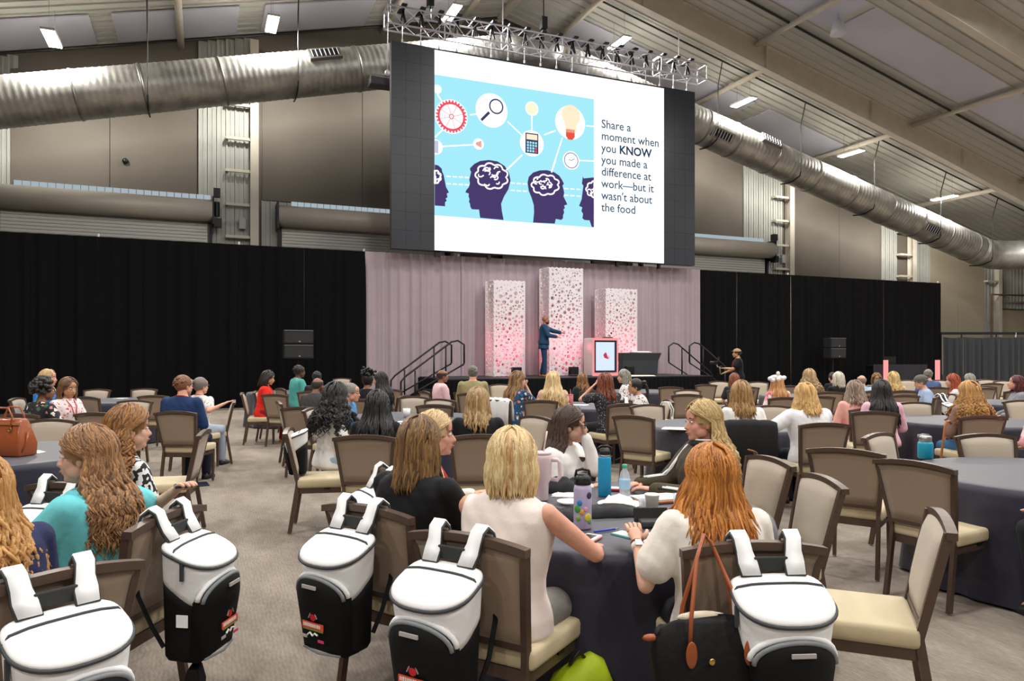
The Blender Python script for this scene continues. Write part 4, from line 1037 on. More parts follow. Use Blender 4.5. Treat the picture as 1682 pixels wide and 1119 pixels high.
# chairs: key, column, row of the rail, heading, label
chair('C1', 92, 936, -53, 'nearest taupe banquet chair at the bottom left corner, a backpack on its back')
chair('C2', 276, 839, -82, 'taupe banquet chair under the woman in the teal top, seen from the side')
chair('C3', 112, 792, 14, 'taupe banquet chair behind the teal top at the left, backpack on its back')
chair('C4', 335, 706, -103, 'empty taupe banquet chair turned left beside the curly brown hair')
chair('C5', 288, 675, 5, 'taupe banquet chair that the man in the navy jacket sits on')
chair('C6', 384, 657, -112, 'taupe banquet chair that the woman in the speckled white blouse leans on')
chair('C7', 421, 642, 80, 'taupe banquet chair of the woman in the red jacket, seen from the side')
chair('C8', 451, 647, 18, 'empty taupe chair just right of the red jacket')
chair('C9', 458, 659, 66, 'narrow-looking taupe chair right of the red-jacket chairs, seen edge-on')
chair('C10', 494, 668, 2, 'empty taupe chair left of the long curly black hair, seen from behind')
chair('C12', 474, 703, 80, 'taupe chair of the woman in light jeans, seen from the side')
chair('C13', 598, 714, 3, 'taupe chair behind the woman with straight black hair')
chair('C14', 602, 829, 33, 'taupe chair of the woman in black, a backpack over its left side')
chair('C15', 640, 775, 60, 'taupe chair behind the woman with the cream cardigan, backpack on it')
chair('C16', 766, 875, 31, 'taupe chair of the woman in the sleeveless cream top, nearest in the middle')
chair('C17', 1238, 888, -4, 'taupe chair of the red-haired woman with a tote and a backpack on it')
chair('C18', 1545, 842, -68, 'large empty chair at the front right turned to the left')
chair('C19', 1350, 781, -92, 'empty chair with pale cushion behind the red-haired woman')
chair('C20', 1264, 750, -103, 'chair of the woman in the bomber jacket with a tan strap hanging on it')
chair('C21', 1388, 736, 37, 'empty chair left of the largest empty chair back at the right table')
chair('C22', 1500, 756, 60, 'empty chair with the wide back nearest the right-hand table')
chair('C23', 1355, 694, -4, 'empty chair behind the blonde woman in the white shirt')
chair('C24', 1437, 675, 14, 'chair of the woman with long black hair and pink shirt')
chair('C25', 1443, 711, 142, 'chair with pale cushion facing the camera left of the turquoise flask')
chair('C26', 1618, 712, 178, 'wide empty chair facing the camera behind the right-hand table')
chair('C27', 1615, 682, 0, 'chair of the curly blonde woman, seen from behind')
chair('C8b', 920, 749, -8, 'chair back showing left of the tall blue bottle')
chair('C29', 1040, 682, 40, 'empty chair turned to the table behind the tall blue bottle')
chair('C30', 1018, 657, -15, 'chair of the woman in the dotted black top, backpack on its back')
chair('C31', 1063, 664, 160, 'pale-cushioned chair facing the camera left of the white handbag')
chair('C32', 1128, 647, 0, 'empty chair seen from behind right of the white handbag')
chair('C33', 1102, 635, 0, 'empty chair seen from behind beyond the white handbag')
chair('C34', 1129, 640, 180, 'small pale chair front between two empty chair backs near the stage')
chair('C35', 1160, 631, -10, 'empty chair seen from behind near the right stage stairs')
chair('C36', 1181, 626, 180, 'far pale chair front left of the cameraman')
chair('C37', 888, 657, 0, 'empty chair between the floral blouse and the dotted black top')
chair('C38', 880, 683, -130, 'slim pale chair facing the camera left of the woman with glasses')
chair('C40', 788, 713, -4, 'chair of the blonde woman in black, seen from behind')
chair('C41', 681, 651, 195, 'pale chair facing the camera left of the pink-shirted man')
chair('C42', 722, 655, 205, 'pale chair facing the camera in front of the pink-shirted man')
chair('C43', 714, 664, 8, 'small chair back standing before the pale chair near the pink-shirted man')
chair('C44', 697, 637, 62, 'chair of the pink-shirted man', s=88)
chair('C45', 768, 638, 0, 'chair of the man in the olive jacket', s=89)
chair('C46', 641, 639, 20, 'chair right of the black-haired women before the mauve drape')
chair('C47', 562, 621, 180, 'lone pale chair standing before the black drapes')
chair('C48', 822, 631, 180, 'pale chair front left of the floral blouse')
chair('C49', 160, 639, 180, 'left one of two pale empty chairs before the black drapes')
chair('C50', 237, 638, 180, 'right one of two pale empty chairs before the black drapes')
chair('C51', 143, 651, 20, 'taupe chair back right of the woman with the red lanyard')
chair('C52', 252, 649, 0, 'dark arched chair back left of the man in navy')
chair('C53', 157, 677, 5, 'empty taupe chair back left of the curly brown hair')
chair('C54', 86, 688, 180, 'pale chair facing the camera with a cooler bag on its seat')
chair('C55', 26, 679, 0, 'chair of the woman in the dark floral top')
chair('C56', 1288, 652, -4, 'chair back left of the blonde in the white shirt')
chair('C56b', 1345, 650, 3, 'chair back below the curly ash-blonde hair')
chair('C56c', 1364, 643, 0, 'chair of the woman in the black top with white hair')
chair('C56d', 1268, 668, 184, 'broad pale chair facing the camera between the two women in white', s=123)
chair('C57', 1226, 694, 2, 'chair with a black coat draped over its back')
chair('C58', 1245, 627, 180, 'far pale chair left of the woman with the white bow')
chair('C59', 1298, 633, 0, 'far chair back right of the woman with the white bow')
chair('C60', 1227, 635, 0, 'far chair back right of the reddish-brown hair')
chair('C61', 1424, 650, 0, 'chair back between the salmon top and the long black hair')
chair('C62', 1485, 648, 0, 'chair back right of the long black hair')
chair('C63', 1502, 660, 180, 'broad pale chair facing the camera left of the backpack chair')
chair('C64', 1545, 650, -40, 'dark-looking chair with a backpack left of the red hair')
chair('C65', 1490, 624, 180, 'far pale chair right of the long blond curls')
chair('C66', 1542, 624, 180, 'far pale chair behind the red-haired woman')
chair('C67', 1630, 629, 0, 'far chair back right of the curly blonde woman')
chair('C68', 1617, 634, 180, 'far pale chair front behind the curly blonde woman')
chair('C69', 1648, 625, 180, 'farthest pale chair at the right before the charcoal drape')
chair('C70', 1672, 641, 0, 'chair back at the right frame edge behind the dark red hair')
chair('C71', 1676, 657, 180, 'pale chair front at the right frame edge')
chair('C72', 1620, 623, 180, 'farthest pale chair behind the grey-haired head at the right')
chair('C73', 222, 657, 180, 'pale chair front between the curly hair and the man in navy')
bag_on('C1', 'largest white and black cooler backpack at the bottom left corner', -.02)
bag_on('C2', 'cooler backpack beside the woman in teal, its side and print showing', .0)
bag_on('C3', 'cooler backpack half hidden behind the teal top', -.04)
bag_on('C14', 'cooler backpack on the chair of the woman in black, left of the middle aisle bags', -.03)
bag_on('C15', 'cooler backpack farther back, half hidden by the woman in black', -.05)
bag_on('C16', 'cooler backpack in the middle foreground on the chair of the sleeveless cream top', -.03)
bag_on('C17', 'cooler backpack hanging behind the red-haired woman at the lower right', .04)
bag_on('C30', 'cooler backpack with white straps behind the dotted black top')
bag_on('C64', 'cooler backpack on the chair left of the far red hair')
def bag_free(px, s, z, a, label, sc=.85):
    x, y = G(px, s); b = bag(x, y, z+.615*sc, HD(a), label); b.scale = (sc, sc, sc)
    for c in list(b.children):
        if c.name.split('.')[0] in ('shoulder_strap', 'strap_webbing', 'haul_band'):
            for g in list(c.children): bpy.data.objects.remove(g)
            bpy.data.objects.remove(c)
    return b
bag_free(99, 157, .495, 180, 'cooler bag standing on the seat of the pale chair at the left', .72)
bag_free(512, 178, .495, 80, 'cooler bag on the seat behind the woman in light jeans', .82)
bag_free(672, 158, .495, 10, 'cooler bag on a chair beyond the women with black hair, white lid showing', .82)
x_, y_ = G(672, 158); chair_at(x_, y_, HD(-95), 'chair carrying the white-lidded bag beyond the straight black hair')
# ------------------------------------------------------------------ people
def V(*a): return Vector(a)
SK = {k: mat('skin_'+k, h, .5, var=.12, vscale=18, sheen=.05) for k, h in dict(fair='dfae94', pink='e3a48a', tan='c99672', brown='8a5b40', dark='5a3a2b', deep='6b4230').items()}
eye_w = mat('eye_white', 'e8e4df', .3); eye_d = mat('eye_iris', '2c2018', .2); lip_m = mat('lips', 'b0605a', .5); brow_m = mat('brow', '4a3426', .8)
# head in its own frame: eyes look along +Y, centre between the ears
_headc = {}
def head_mesh(vox):
    if vox in _headc: return _headc[vox]
    m = MB()
    m.ell((0, -.012, .022), (.076, .094, .094), 20, 14); m.ell((0, .03, -.03), (.059, .062, .085), 16, 12)
    m.ell((0, .04, -.085), (.04, .045, .036), 12, 8); m.ell((0, .072, -.1), (.02, .018, .018), 10, 8)
    m.cap((0, .088, .002), (0, .108, -.034), .0085, .013, 10); m.ell((-.012, .098, -.038), (.009, .01, .008)); m.ell((.012, .098, -.038), (.009, .01, .008))
    m.ell((0, .09, -.062), (.022, .011, .0075)); m.ell((0, .088, -.072), (.019, .011, .007))
    for s in (-1, 1):
        m.ell((s*.034, .052, -.03), (.03, .03, .034)); m.ell((s*.078, -.006, -.012), (.009, .02, .032)); m.ell((s*.052, .02, -.06), (.018, .045, .03))
    m.cap((-.036, .079, .026), (.036, .079, .026), .013, .013, 8)
    m.ell((0, .07, .05), (.055, .025, .04))
    _headc[vox] = remesh(m, vox, 6 if vox < .008 else 3); return _headc[vox]
def cap_mesh(front=.062, low=-.075, k=1.0, side=-.03):
    """hair close to the skull with an open face"""
    m = MB(); n, mm = 32, 20; vs = []
    for i in range(mm+1):
        ph = math.pi*i/mm*.82+.01
        for j in range(n):
            a = 2*math.pi*j/n; vs.append((.0875*k*math.sin(ph)*math.cos(a), -.014+.105*k*math.sin(ph)*math.sin(a), .026+.105*k*math.cos(ph)))
    fs = []
    for i in range(mm):
        for j in range(n):
            f = (i*n+j, (i+1)*n+j, (i+1)*n+(j+1) % n, i*n+(j+1) % n)
            c = [sum(vs[q][t] for q in f)/4 for t in range(3)]
            if c[1] > .062 and c[2] < front: continue
            if c[1] > .03 and c[2] < .006: continue
            if c[1] > -.02 and c[2] < side: continue
            if c[2] < low: continue
            fs.append(f)
    fs.append(tuple(range(n))); m._add(vs, fs); return m
def strands_(rng, n, zend, wave=.006, freq=18, vol=1.0, w=.011, flare=.15, curl=0, front=80, jitter=.03, sides=True, seg=9, part=0.0, back_only=False):
    m = MB()
    for i in range(n):
        th = rng.uniform(-180, 180)
        if abs(th) < front: th = math.copysign(front+rng.uniform(0, 45), th)
        if back_only: th = math.copysign(rng.uniform(95, 180), th)
        lay = rng.random(); k = vol*(1.0+.09*lay)
        ph0 = rng.choice([4, 8, 15, 30, 45, 60, 75]) + rng.uniform(-3, 3)
        th0 = th*(.75 if ph0 < 30 else 1)
        if front < abs(th) < front+50 and rng.random() < .75:   # swept back from the hairline over the temple
            th0 = math.copysign(rng.uniform(8, 78), th); ph0 = rng.uniform(12, 66)
        pts = []; rs = []
        for q in range(5):
            u = q/4; ph = math.radians(ph0+(100-ph0)*u); a = math.radians(th0+(th-th0)*u)
            pts.append(V(.088*k*math.sin(ph)*math.sin(a)+part*(1-u)*.02, -.014+.106*k*math.sin(ph)*math.cos(a), .026+.107*k*math.cos(ph))); rs.append(w*(.35+.65*u))
        base = pts[-1]; ze = zend*rng.uniform(.86, 1.05) + rng.uniform(-jitter, jitter); phs = rng.random()*6.3; out = V(base.x, base.y+.014, 0).normalized(); tan = V(-out.y, out.x, 0)
        L = base.z-ze
        for q in range(1, seg+1):
            u = q/seg; z = base.z-L*u
            p = V(base.x, base.y, z)+out*(flare*.1*u - curl*.05*u*u)
            if abs(th) > 100:
                f = min(1, max(0, (-.10-z)/.10)); p.y -= .04*f
                p.x *= 1+.25*f*min(1, L*2)
            else:
                f = min(1, max(0, (-.12-z)/.10)); p.y += .055*f if abs(th) < 85 else -.04*f; p.x *= 1+.15*f
            a_ = wave*min(1, u*2.2)
            p += out*a_*math.sin(freq*z*6+phs)+tan*a_*math.cos(freq*z*6+phs*1.7)
            pts.append(p); rs.append(w*(1 if u < .6 else (1-u)/.4*.85+.15))
        m.t = rng.random(); m.tube(pts, rs, 5)
    m.t = .5
    return m
def hair(style, rng, near, hlen=None, front=80, vol=1.0):
    k = 2.3 if near else .55; wk = .62 if near else 1.35
    def strands(rng, n, zend, wave=.006, freq=18, vol_=1.0, w=.011, flare=.15, **kw):
        return strands_(rng, n, hlen or zend, wave, freq, vol_*vol, w, flare, front=front, **kw)
    N = lambda n: int(n*k)
    if style == 'bald': return None
    if style == 'short':
        m = cap_mesh(.07, -.085, 1.02, -.0); m.t = .6
        for i in range(N(200)):
            a, b = rng.uniform(-180, 180), rng.uniform(0, 100); ar, br = math.radians(a), math.radians(b)
            if abs(a) < 60 and b > 50: continue
            if abs(a) < 105 and b > 78: continue
            p = V(.086*math.sin(br)*math.sin(ar), -.014+.103*math.sin(br)*math.cos(ar), .026+.104*math.cos(br)); n_ = V(p.x, p.y+.014, p.z-.026).normalized()
            m.t = rng.random(); m.tube([p-n_*.003, p+n_*.002+V(0, -.012, -.006), p+n_*.001+V(0, -.028, -.018)], [.007*wk, .008*wk, .003], 4)
        return m
    if style == 'fringe':   # bald crown, hair round the back
        m = MB(); c = cap_mesh(.2, -.08, 1.0, .0); 
        c.f = [f for f in c.f if sum(c.v[i][2] for i in f)/len(f) < .055]; c.m = [0]*len(c.f); return c
    if style == 'afro':
        m = MB()
        for i in range(N(420)):
            a, b = rng.uniform(-180, 180), rng.uniform(0, 118); ar, br = math.radians(a), math.radians(b)
            if abs(a) < 62 and b > 62: continue
            r = rng.uniform(.85, 1.18); m.t = rng.random(); m.ell((.1*r*math.sin(br)*math.sin(ar), -.02+.115*r*math.sin(br)*math.cos(ar), .035+.115*r*math.cos(br)), (.026*wk*.8,)*3, 6, 4)
        return m
    if style == 'bob': m = cap_mesh(k=1.035*vol); m.join(strands(rng, N(190), -.175, .004, 9, 1.06, .012*wk, .35, curl=.8, jitter=.015)); return m
    if style == 'bob_out': m = cap_mesh(k=1.035*vol); m.join(strands(rng, N(200), -.20, .007, 12, 1.1, .012*wk, .6, curl=.3, jitter=.03)); return m
    if style == 'shoulder': m = cap_mesh(k=1.035*vol); m.join(strands(rng, N(200), -.26, .008, 10, 1.05, .012*wk, .3, jitter=.04)); return m
    if style == 'long': m = cap_mesh(k=1.035*vol); m.join(strands(rng, N(230), -.40, .007, 7, 1.08, .012*wk, .75, jitter=.06, seg=11)); return m
    if style == 'wavy': m = cap_mesh(k=1.035*vol); m.join(strands(rng, N(250), -.42, .018, 9, 1.1, .012*wk, .65, jitter=.07, seg=14 if near else 10)); return m
    if style == 'curly': m = cap_mesh(k=1.035*vol); m.join(strands(rng, N(300), -.34, .022, 16, 1.14, .0115*wk, 1.1, jitter=.08, seg=20 if near else 12)); return m
    if style == 'curlyshort': m = cap_mesh(k=1.035*vol); m.join(strands(rng, N(260), -.15, .018, 18, 1.14, .012*wk, .6, jitter=.04, seg=10)); return m
    if style == 'ponytail':
        m = cap_mesh(.062, -.075, 1.03); m.t = .5
        m.tube([(0, -.11, .06), (0, -.15, .07), (0, -.17, .04)], [.03, .035, .03], 8)
        for i in range(N(60)):
            p = V(rng.uniform(-.02, .02), -.16, .05); L = rng.uniform(.22, .34); ph = rng.random()*6; m.t = rng.random()
            m.tube([p+V(rng.uniform(-.03, .03)*u+.006*math.sin(ph+u*9), -.04*math.sin(u*3), -L*u) for u in (0, .2, .4, .6, .8, 1)], [.01*wk, .014*wk, .014*wk, .012*wk, .009*wk, .003], 5)
        return m
    if style == 'updo':
        m = cap_mesh(.062, -.075, 1.05)
        for i in range(N(160)):
            m.t = rng.random(); m.ell((rng.gauss(0, .045), -.06+rng.gauss(0, .03), .13+rng.gauss(0, .03)), (.024, .024, .024), 6, 4)
        return m
    return cap_mesh()
SEC = [(.485, .16, .12, .01), (.51, .185, .135, .0), (.57, .178, .13, -.005), (.66, .148, .112, 0), (.73, .142, .108, .0), (.82, .158, .118, .004), (.90, .172, .124, .006), (.97, .178, .108, -.002), (1.015, .168, .085, -.008), (1.045, .125, .068, -.012), (1.07, .075, .058, -.010)]
_bodyc = {}
def ik(a, c, l1, l2, pole):
    d = c-a; L = d.length; L2 = min(L, (l1+l2)*.995)
    if L > L2: c = a+d*(L2/L); d = c-a
    L = d.length; x = (l1*l1-l2*l2+L*L)/(2*L); h = math.sqrt(max(0, l1*l1-x*x)); u = d/L
    p = pole-u*pole.dot(u); p.normalize()
    return a+u*x+p*h, c
def pose(spec):
    """joints in the person's frame: +Y forward, floor z=0, seated unless standing"""
    lean, side, stand, arms, wd = spec
    l = math.radians(lean); sd = math.radians(side); base = V(0, 0, .5) if not stand else V(0, 0, .93)
    off = 0 if not stand else .43
    Rm = Matrix.Rotation(sd, 3, 'Y') @ Matrix.Rotation(-l, 3, 'X')
    T = lambda p: Rm @ (V(*p)-V(0, 0, .5)) + base
    J = dict(T=T, neck0=T((0, -.012, 1.05)), neck1=T((0, .005, 1.13)), head=T((0, .018, 1.205)))
    J['off'] = off
    for i, s in enumerate((-1, 1)):
        sh = T((s*.172*wd, -.008, .995)); J['sh', i] = sh
        tgt = arms[i]
        if tgt is None: tgt = (s*.14, .30, .66+off) if not stand else (s*.24, .05, .86)
        pole = V(s*.55, -.35, -.8) if len(tgt) < 6 else V(*tgt[3:6])
        el, wr = ik(sh, V(*tgt[:3]), .285, .245, pole)
        J['el', i], J['wr', i] = el, wr
    return J
def hand(m, wr, el, s, near):
    d = (wr-el).normalized(); up = V(0, 0, 1)
    side = d.cross(up)
    if side.length < .2: side = V(1, 0, 0)
    side.normalize(); nrm = side.cross(d).normalized()      # back of the hand
    palm = wr+d*.045
    rot = Matrix((side, d, nrm)).transposed()
    m.ell(palm, (.038, .05, .016), 10, 8, rot=rot)
    if not near:
        m.ell(wr+d*.115-nrm*.012, (.034, .04, .013), 8, 6, rot=rot); m.cap(wr+d*.02-side*s*.03, wr+d*.075-side*s*.055-nrm*.01, .012, .009, 6); return None
    f = MB()
    for i, L in enumerate((.062, .072, .068, .052)):
        o = wr+d*.078+side*s*(-.028+.019*i); spread = side*s*(-.1+.07*i)
        p0 = o; p1 = p0+(d+spread-nrm*.25).normalized()*L*.45; p2 = p1+(d-nrm*.8).normalized()*L*.32; p3 = p2+(d*.6-nrm*1.0).normalized()*L*.25
        f.tube([p0-d*.02, p0, p1, p2, p3, p3+(p3-p2)*.15], [.0095, .0095, .0085, .008, .0072, .003], 8)
    o = wr+d*.02-side*s*.03; f.tube([o, o+d*.03-side*s*.025-nrm*.006, o+d*.058-side*s*.033-nrm*.018, o+d*.066-side*s*.034-nrm*.022], [.013, .0115, .0095, .004], 8)
    return f
def torso_rings(J, infl, z0=.48, z1=1.1, wd=1.0, male=False, neck=1.0):
    rings = []
    for z, hw, hd, yc in SEC:
        if z < z0-.001 or z > z1+.001: continue
        kw = wd*(1.08 if male and z > .7 else 1); kd = 1.0*(.5+.5*wd)
        if male and .6 < z < .8: kw = wd*1.16
        r = []
        for k in range(24):
            a = 2*math.pi*k/24; ca, sa = math.cos(a), math.sin(a)
            e = .78
            x = (hw*kw+infl)*math.copysign(abs(ca)**e, ca); y = yc+(hd*kd+infl)*math.copysign(abs(sa)**e, sa)
            r.append(J['T']((x, y, z)))
        rings.append(r)
    return rings
def legs(m, J, infl, stand, male, kneez=.50, upto=.09):
    off = J['off']
    for s in (-1, 1):
        hip = V(s*.088, 0, .50+off if not stand else .90)
        if stand:
            kn = V(s*.10+ (.0), .03, .50); an = V(s*.12, -.02+(.05 if s > 0 else -.04), .09)
        else:
            hip = V(s*.09, -.01, .565); kn = V(s*.12, .42, .53); an = V(s*.11, .40+(.03 if s > 0 else -.05), .09)
        m.cap(hip, kn, .088+infl, .058+infl, 14); m.cap(kn, an, .057+infl, .036+infl*1.6, 12)
        if infl < .004: m.cap(an, an+V(0, .13, -.045), .036, .026, 8)
def body(spec, near, male, wd, vox):
    key = ('b', spec, near, male)
    if key in _bodyc: return _bodyc[key]
    J = pose(spec); stand = spec[2]; m = MB(); m.loft(torso_rings(J, -.006, wd=wd, male=male)); fin = MB()
    m.cap(J['neck0'], J['head']+V(0, -.012, -.04), .054 if not male else .062, .05 if not male else .058, 14)
    for i, s in enumerate((-1, 1)):
        k = 1.12 if male else 1
        m.cap(J['sh', i], J['el', i], .050*k, .036*k, 12); m.cap(J['el', i], J['wr', i], .037*k, .024*k, 12); m.ell(J['sh', i], (.052*k,)*3)
        f = hand(m, J['wr', i], J['el', i], s, near)
        if f: fin.join(f)
    legs(m, J, -.002, stand, male)
    out = remesh(m, vox, 2); out.join(fin); _bodyc[key] = (out, J); return _bodyc[key]
def top_mesh(spec, sleeve, male, wd, vox, loose=.012, z0=.48, chest=0, flow=0):
    key = ('t', spec, sleeve, male, loose, z0, chest)
    if key in _bodyc: return _bodyc[key]
    J = pose(spec); m = MB(); m.loft(torso_rings(J, loose, z0=z0, wd=wd, male=male))
    if not male: m.ell(J['T']((-.075, .095, .90)), (.07, .05, .065)); m.ell(J['T']((.075, .095, .90)), (.07, .05, .065))
    for i, s in enumerate((-1, 1)):
        k = 1.15 if male else 1; sh, el, wr = J['sh', i], J['el', i], J['wr', i]
        if sleeve == 'none': m.ell(sh+V(-s*.02, 0, .005), (.055, .05, .05)); continue
        m.ell(sh, (.058*k+loose*.6,)*3)
        if sleeve == 'cap': m.cap(sh, sh+(el-sh)*.25, .055*k+loose, .056*k+loose, 12)
        elif sleeve == 'short': m.cap(sh, sh+(el-sh)*.62, .052*k+loose, .050*k+loose*1.8, 12)
        elif sleeve == 'elbow': m.cap(sh, el, .052*k+loose, .044*k+loose*1.6, 12)
        else: m.cap(sh, el, .052*k+loose, .040*k+loose, 12); m.cap(el, el+(wr-el)*.93, .040*k+loose, .029*k+loose*.9, 12)
    out = remesh(m, vox, 2); rg = random.Random(5)
    # soft creases
    for q, p in enumerate(out.v):
        a = .004*math.sin(p[2]*46+p[0]*30)*math.sin(p[0]*38+p[1]*25+p[2]*9); out.v[q] = (p[0]*(1+a), p[1]+a*.8, p[2])
    _bodyc[key] = out; return out
def pants_mesh(spec, male, vox):
    key = ('p', spec[0], spec[1], spec[2], male)
    if key in _bodyc: return _bodyc[key]
    J = pose(spec); m = MB(); r = torso_rings(J, .006, .48, .6, male=male); m.loft(r); legs(m, J, .014, spec[2], male)
    out = remesh(m, vox, 2); _bodyc[key] = out; return out
def shoe_mb(spec, s):
    m = MB(); st = spec[2]
    if 1:
        an = V(s*.11, .40+(.03 if s > 0 else -.05), 0) if not st else V(s*.12, -.02+(.05 if s > 0 else -.04), 0)
        m.loft([[an+V(x*k, y, z) for x, y, z in ((-.038, -.05, 0), (-.042, .06, 0), (-.036, .15, 0), (-.012, .185, 0), (.012, .185, 0), (.036, .15, 0), (.042, .06, 0), (.038, -.05, 0))] for k, z in ((1, 0),)]*1 +
               [[an+V(x, y, z) for x, y, z in ((-.038, -.052, .03), (-.043, .06, .03), (-.037, .15, .03), (-.012, .188, .03), (.012, .188, .03), (.037, .15, .03), (.043, .06, .03), (.038, -.052, .03))],
                [an+V(x, y, z) for x, y, z in ((-.033, -.045, .08), (-.033, .04, .085), (-.026, .11, .055), (-.01, .15, .045), (.01, .15, .045), (.026, .11, .055), (.033, .04, .085), (.033, -.045, .08))]])
    return m
_cm = {}
def cmesh(key, fn):
    if key not in _cm: _cm[key] = fn()
    return _cm[key]
def shared(name, key, fn, mats, parent, smooth=True):
    k = (key, tuple(m.name for m in (mats if isinstance(mats, list) else [mats])))
    if k not in _cm:
        me = fn().mesh(name, smooth)
        for m in (mats if isinstance(mats, list) else [mats]): me.materials.append(m)
        _cm[k] = me
    o = bpy.data.objects.new(name, _cm[k]); col.objects.link(o); o.parent = parent; return o
PEOPLE = {}
def person(key, label, px, ytop, s, a, top, sleeve='long', skin='fair', hs='long', hc=('5a3b22', '8c6238'), lean=8, side=0, hyaw=0, hpitch=0, htilt=0,
           arms=(None, None), pants='33343c', shoes='20201f', near=False, male=False, stand=False, wd=1.0, chair_=None, face=True, lanyard=None, z0=.48, hlen=None, front=80, vol=1.0, seat=None, loose=.012, seed=None, zroot=0, glasses=False, hair_k=1.0):
    rng = random.Random(seed or len(PEOPLE)+11)
    spec = (lean, side, stand, arms, wd); vox = .0115 if near else .0175
    (bm_, J) = body(spec, near, male, wd, vox)
    hd = J['head']; rz = HD(a)
    ztop_local = hd.z+.127*math.cos(math.radians(hpitch))
    if seat: x, y = seat; k = 1.0
    ztop = CAM_H-(ytop-583)/s - zroot
    k = min(1.12, max(.9, ztop/ztop_local))
    if not seat:
        hx, hy = G(px, s); c, sn = math.cos(rz), math.sin(rz)
        x = hx-k*(c*hd.x-sn*hd.y); y = hy-k*(sn*hd.x+c*hd.y)
    t = thing('person', label, 'person', (x, y, zroot), rz)
    t.scale = (k, k, k)
    HM = Matrix.Translation(hd) @ Matrix.Rotation(-math.radians(hyaw), 4, 'Z') @ Matrix.Rotation(math.radians(htilt), 4, 'Y') @ Matrix.Rotation(-math.radians(hpitch), 4, 'X')
    b = MB(); b.join(bm_); h = MB(); h.join(head_mesh(.0068 if near else .0105)); h.xf(HM); b.join(h)
    b.build('body', SK[skin], t, True)
    if face:
        for sx in (-1, 1):
            e = MB().ell((sx*.030, .081, .004), (.0125, .012, .0075), 10, 8).xf(HM).build('eye', eye_w, t, True)
            MB().ell((sx*.030, .0915, .004), (.0052, .003, .0055), 8, 6).xf(HM).build('iris', eye_d, e, True)
            MB().tube([(sx*.014, .094, .024), (sx*.032, .092, .030), (sx*.05, .08, .024)], [.002, .0035, .0015], 5).xf(HM).build('eyebrow', brow_m, t, True)
        MB().tube([(-.02, .096, -.067), (-.008, .1015, -.065), (.008, .1015, -.065), (.02, .096, -.067)], [.002, .0045, .0045, .002], 6).xf(HM).build('lips', lip_m, t, True)
    if glasses:
        g = MB()
        for sx in (-1, 1):
            g.tube([(sx*.033+.022*math.cos(q*math.pi/6), .103-.004*abs(math.cos(q*math.pi/6)), .002+.016*math.sin(q*math.pi/6)) for q in range(12)], .002, 5, closed=True); g.tube([(sx*.055, .1, .006), (sx*.079, .03, .006), (sx*.08, -.01, 0)], .0022, 5)
        g.tube([(-.011, .104, .006), (.011, .104, .006)], .002, 5); g.xf(HM).build('glasses', mat('spectacle_frame', '2a1a16', .3), t)
    hm = hair(hs, rng, near, hlen, front, vol)
    if hm:
        hm.xf(HM); hm.build('hair', hair_mat('hair_'+hc[0]+hc[1], *hc), t, True)
    tm = top if not isinstance(top, str) else mat('cloth_'+top, top, .75, sheen=.03, spec=.25, bump=.12, bscale=30)
    shared('top', ('top', spec, sleeve, male, loose, z0), lambda: top_mesh(spec, sleeve, male, wd, vox, loose, z0), tm, t)
    pm_ = pants if not isinstance(pants, str) else mat('cloth_'+pants, pants, .8, sheen=.03, spec=.25, bump=.1, bscale=30)
    shared('trousers', ('pants', lean, side, stand, male), lambda: pants_mesh(spec, male, .0175), pm_, t)
    for s_ in (-1, 1): shared('shoe', ('shoe', stand, s_), lambda: shoe_mb(spec, s_), mat('shoe_'+shoes, shoes, .5), t)
    if lanyard:
        n0 = J['T']((0, 0, 1.065)); pts = [J['T']((.075*math.cos(q), -.01+.07*math.sin(q), 1.065+.012*math.sin(-q))) for q in [2*math.pi*i/20 for i in range(20)]]
        m = MB().tube(pts, .009, 6, closed=True, flat=.6)
        for sx in (-1, 1): m.tube([J['T']((sx*.06, .05, 1.06)), J['T']((sx*.04, .13, .98)), J['T']((sx*.01, .165, .84))], .006, 5)
        m.build('lanyard', mat('lanyard_'+lanyard, lanyard, .6), t, True)
    if chair_:
        fwd = V(-math.sin(rz), math.cos(rz), 0); chair_at(x-fwd.x*.02, y-fwd.y*.02, rz, chair_)
    PEOPLE[key] = (t, J, HM, k)
    return t
def pr(name, *a, **k): return print_mat(name, *a, **k)
floral_dark = pr('print_dark_floral', '15181a', ['e8d9d0', '3c6b45', 'c98a8a', '15181a'], 17, .42)
redprint = pr('print_white_red', 'f0e6e6', ['d6303c', 'e05a64', 'f0e6e6'], 26, .33)
speckle = pr('print_speckled_white', 'ebe7e0', ['3b3230', 'ebe7e0', '5a4a44'], 45, .38)
bluefloral = pr('print_blue_floral', '164a72', ['e8e2d6', '2b7fb0', 'd8826a', '16304e', '164a72'], 20, .42)
patt_tan = pr('print_tan_brush', 'e0b193', ['7a4a34', 'f1dccb', '3d2a22'], 15, .52, kind='noise', stretch=(3, 3, 1))
dots = pr('print_dotted_black', '14141c', ['d8d8e4'], 42, .23)
wfloral = pr('print_white_floral', 'ece8e6', ['23263a', 'c43040', 'ece8e6', '6b7288'], 24, .40)
tiedye = pr('print_pink_tiedye', 'f0a9b4', ['f7e1e2', 'e2788c', 'f3bcc4'], 11, .47, kind='noise')
camo = pr('print_pink_brush', 'efa6ae', ['f4dfe0', 'd76c80', 'a8a0a0'], 10, .5, kind='noise')
stripe = pr('print_striped', 'e9e9e9', ['1c1c22', '1c1c22'], 12, .5, kind='stripe')
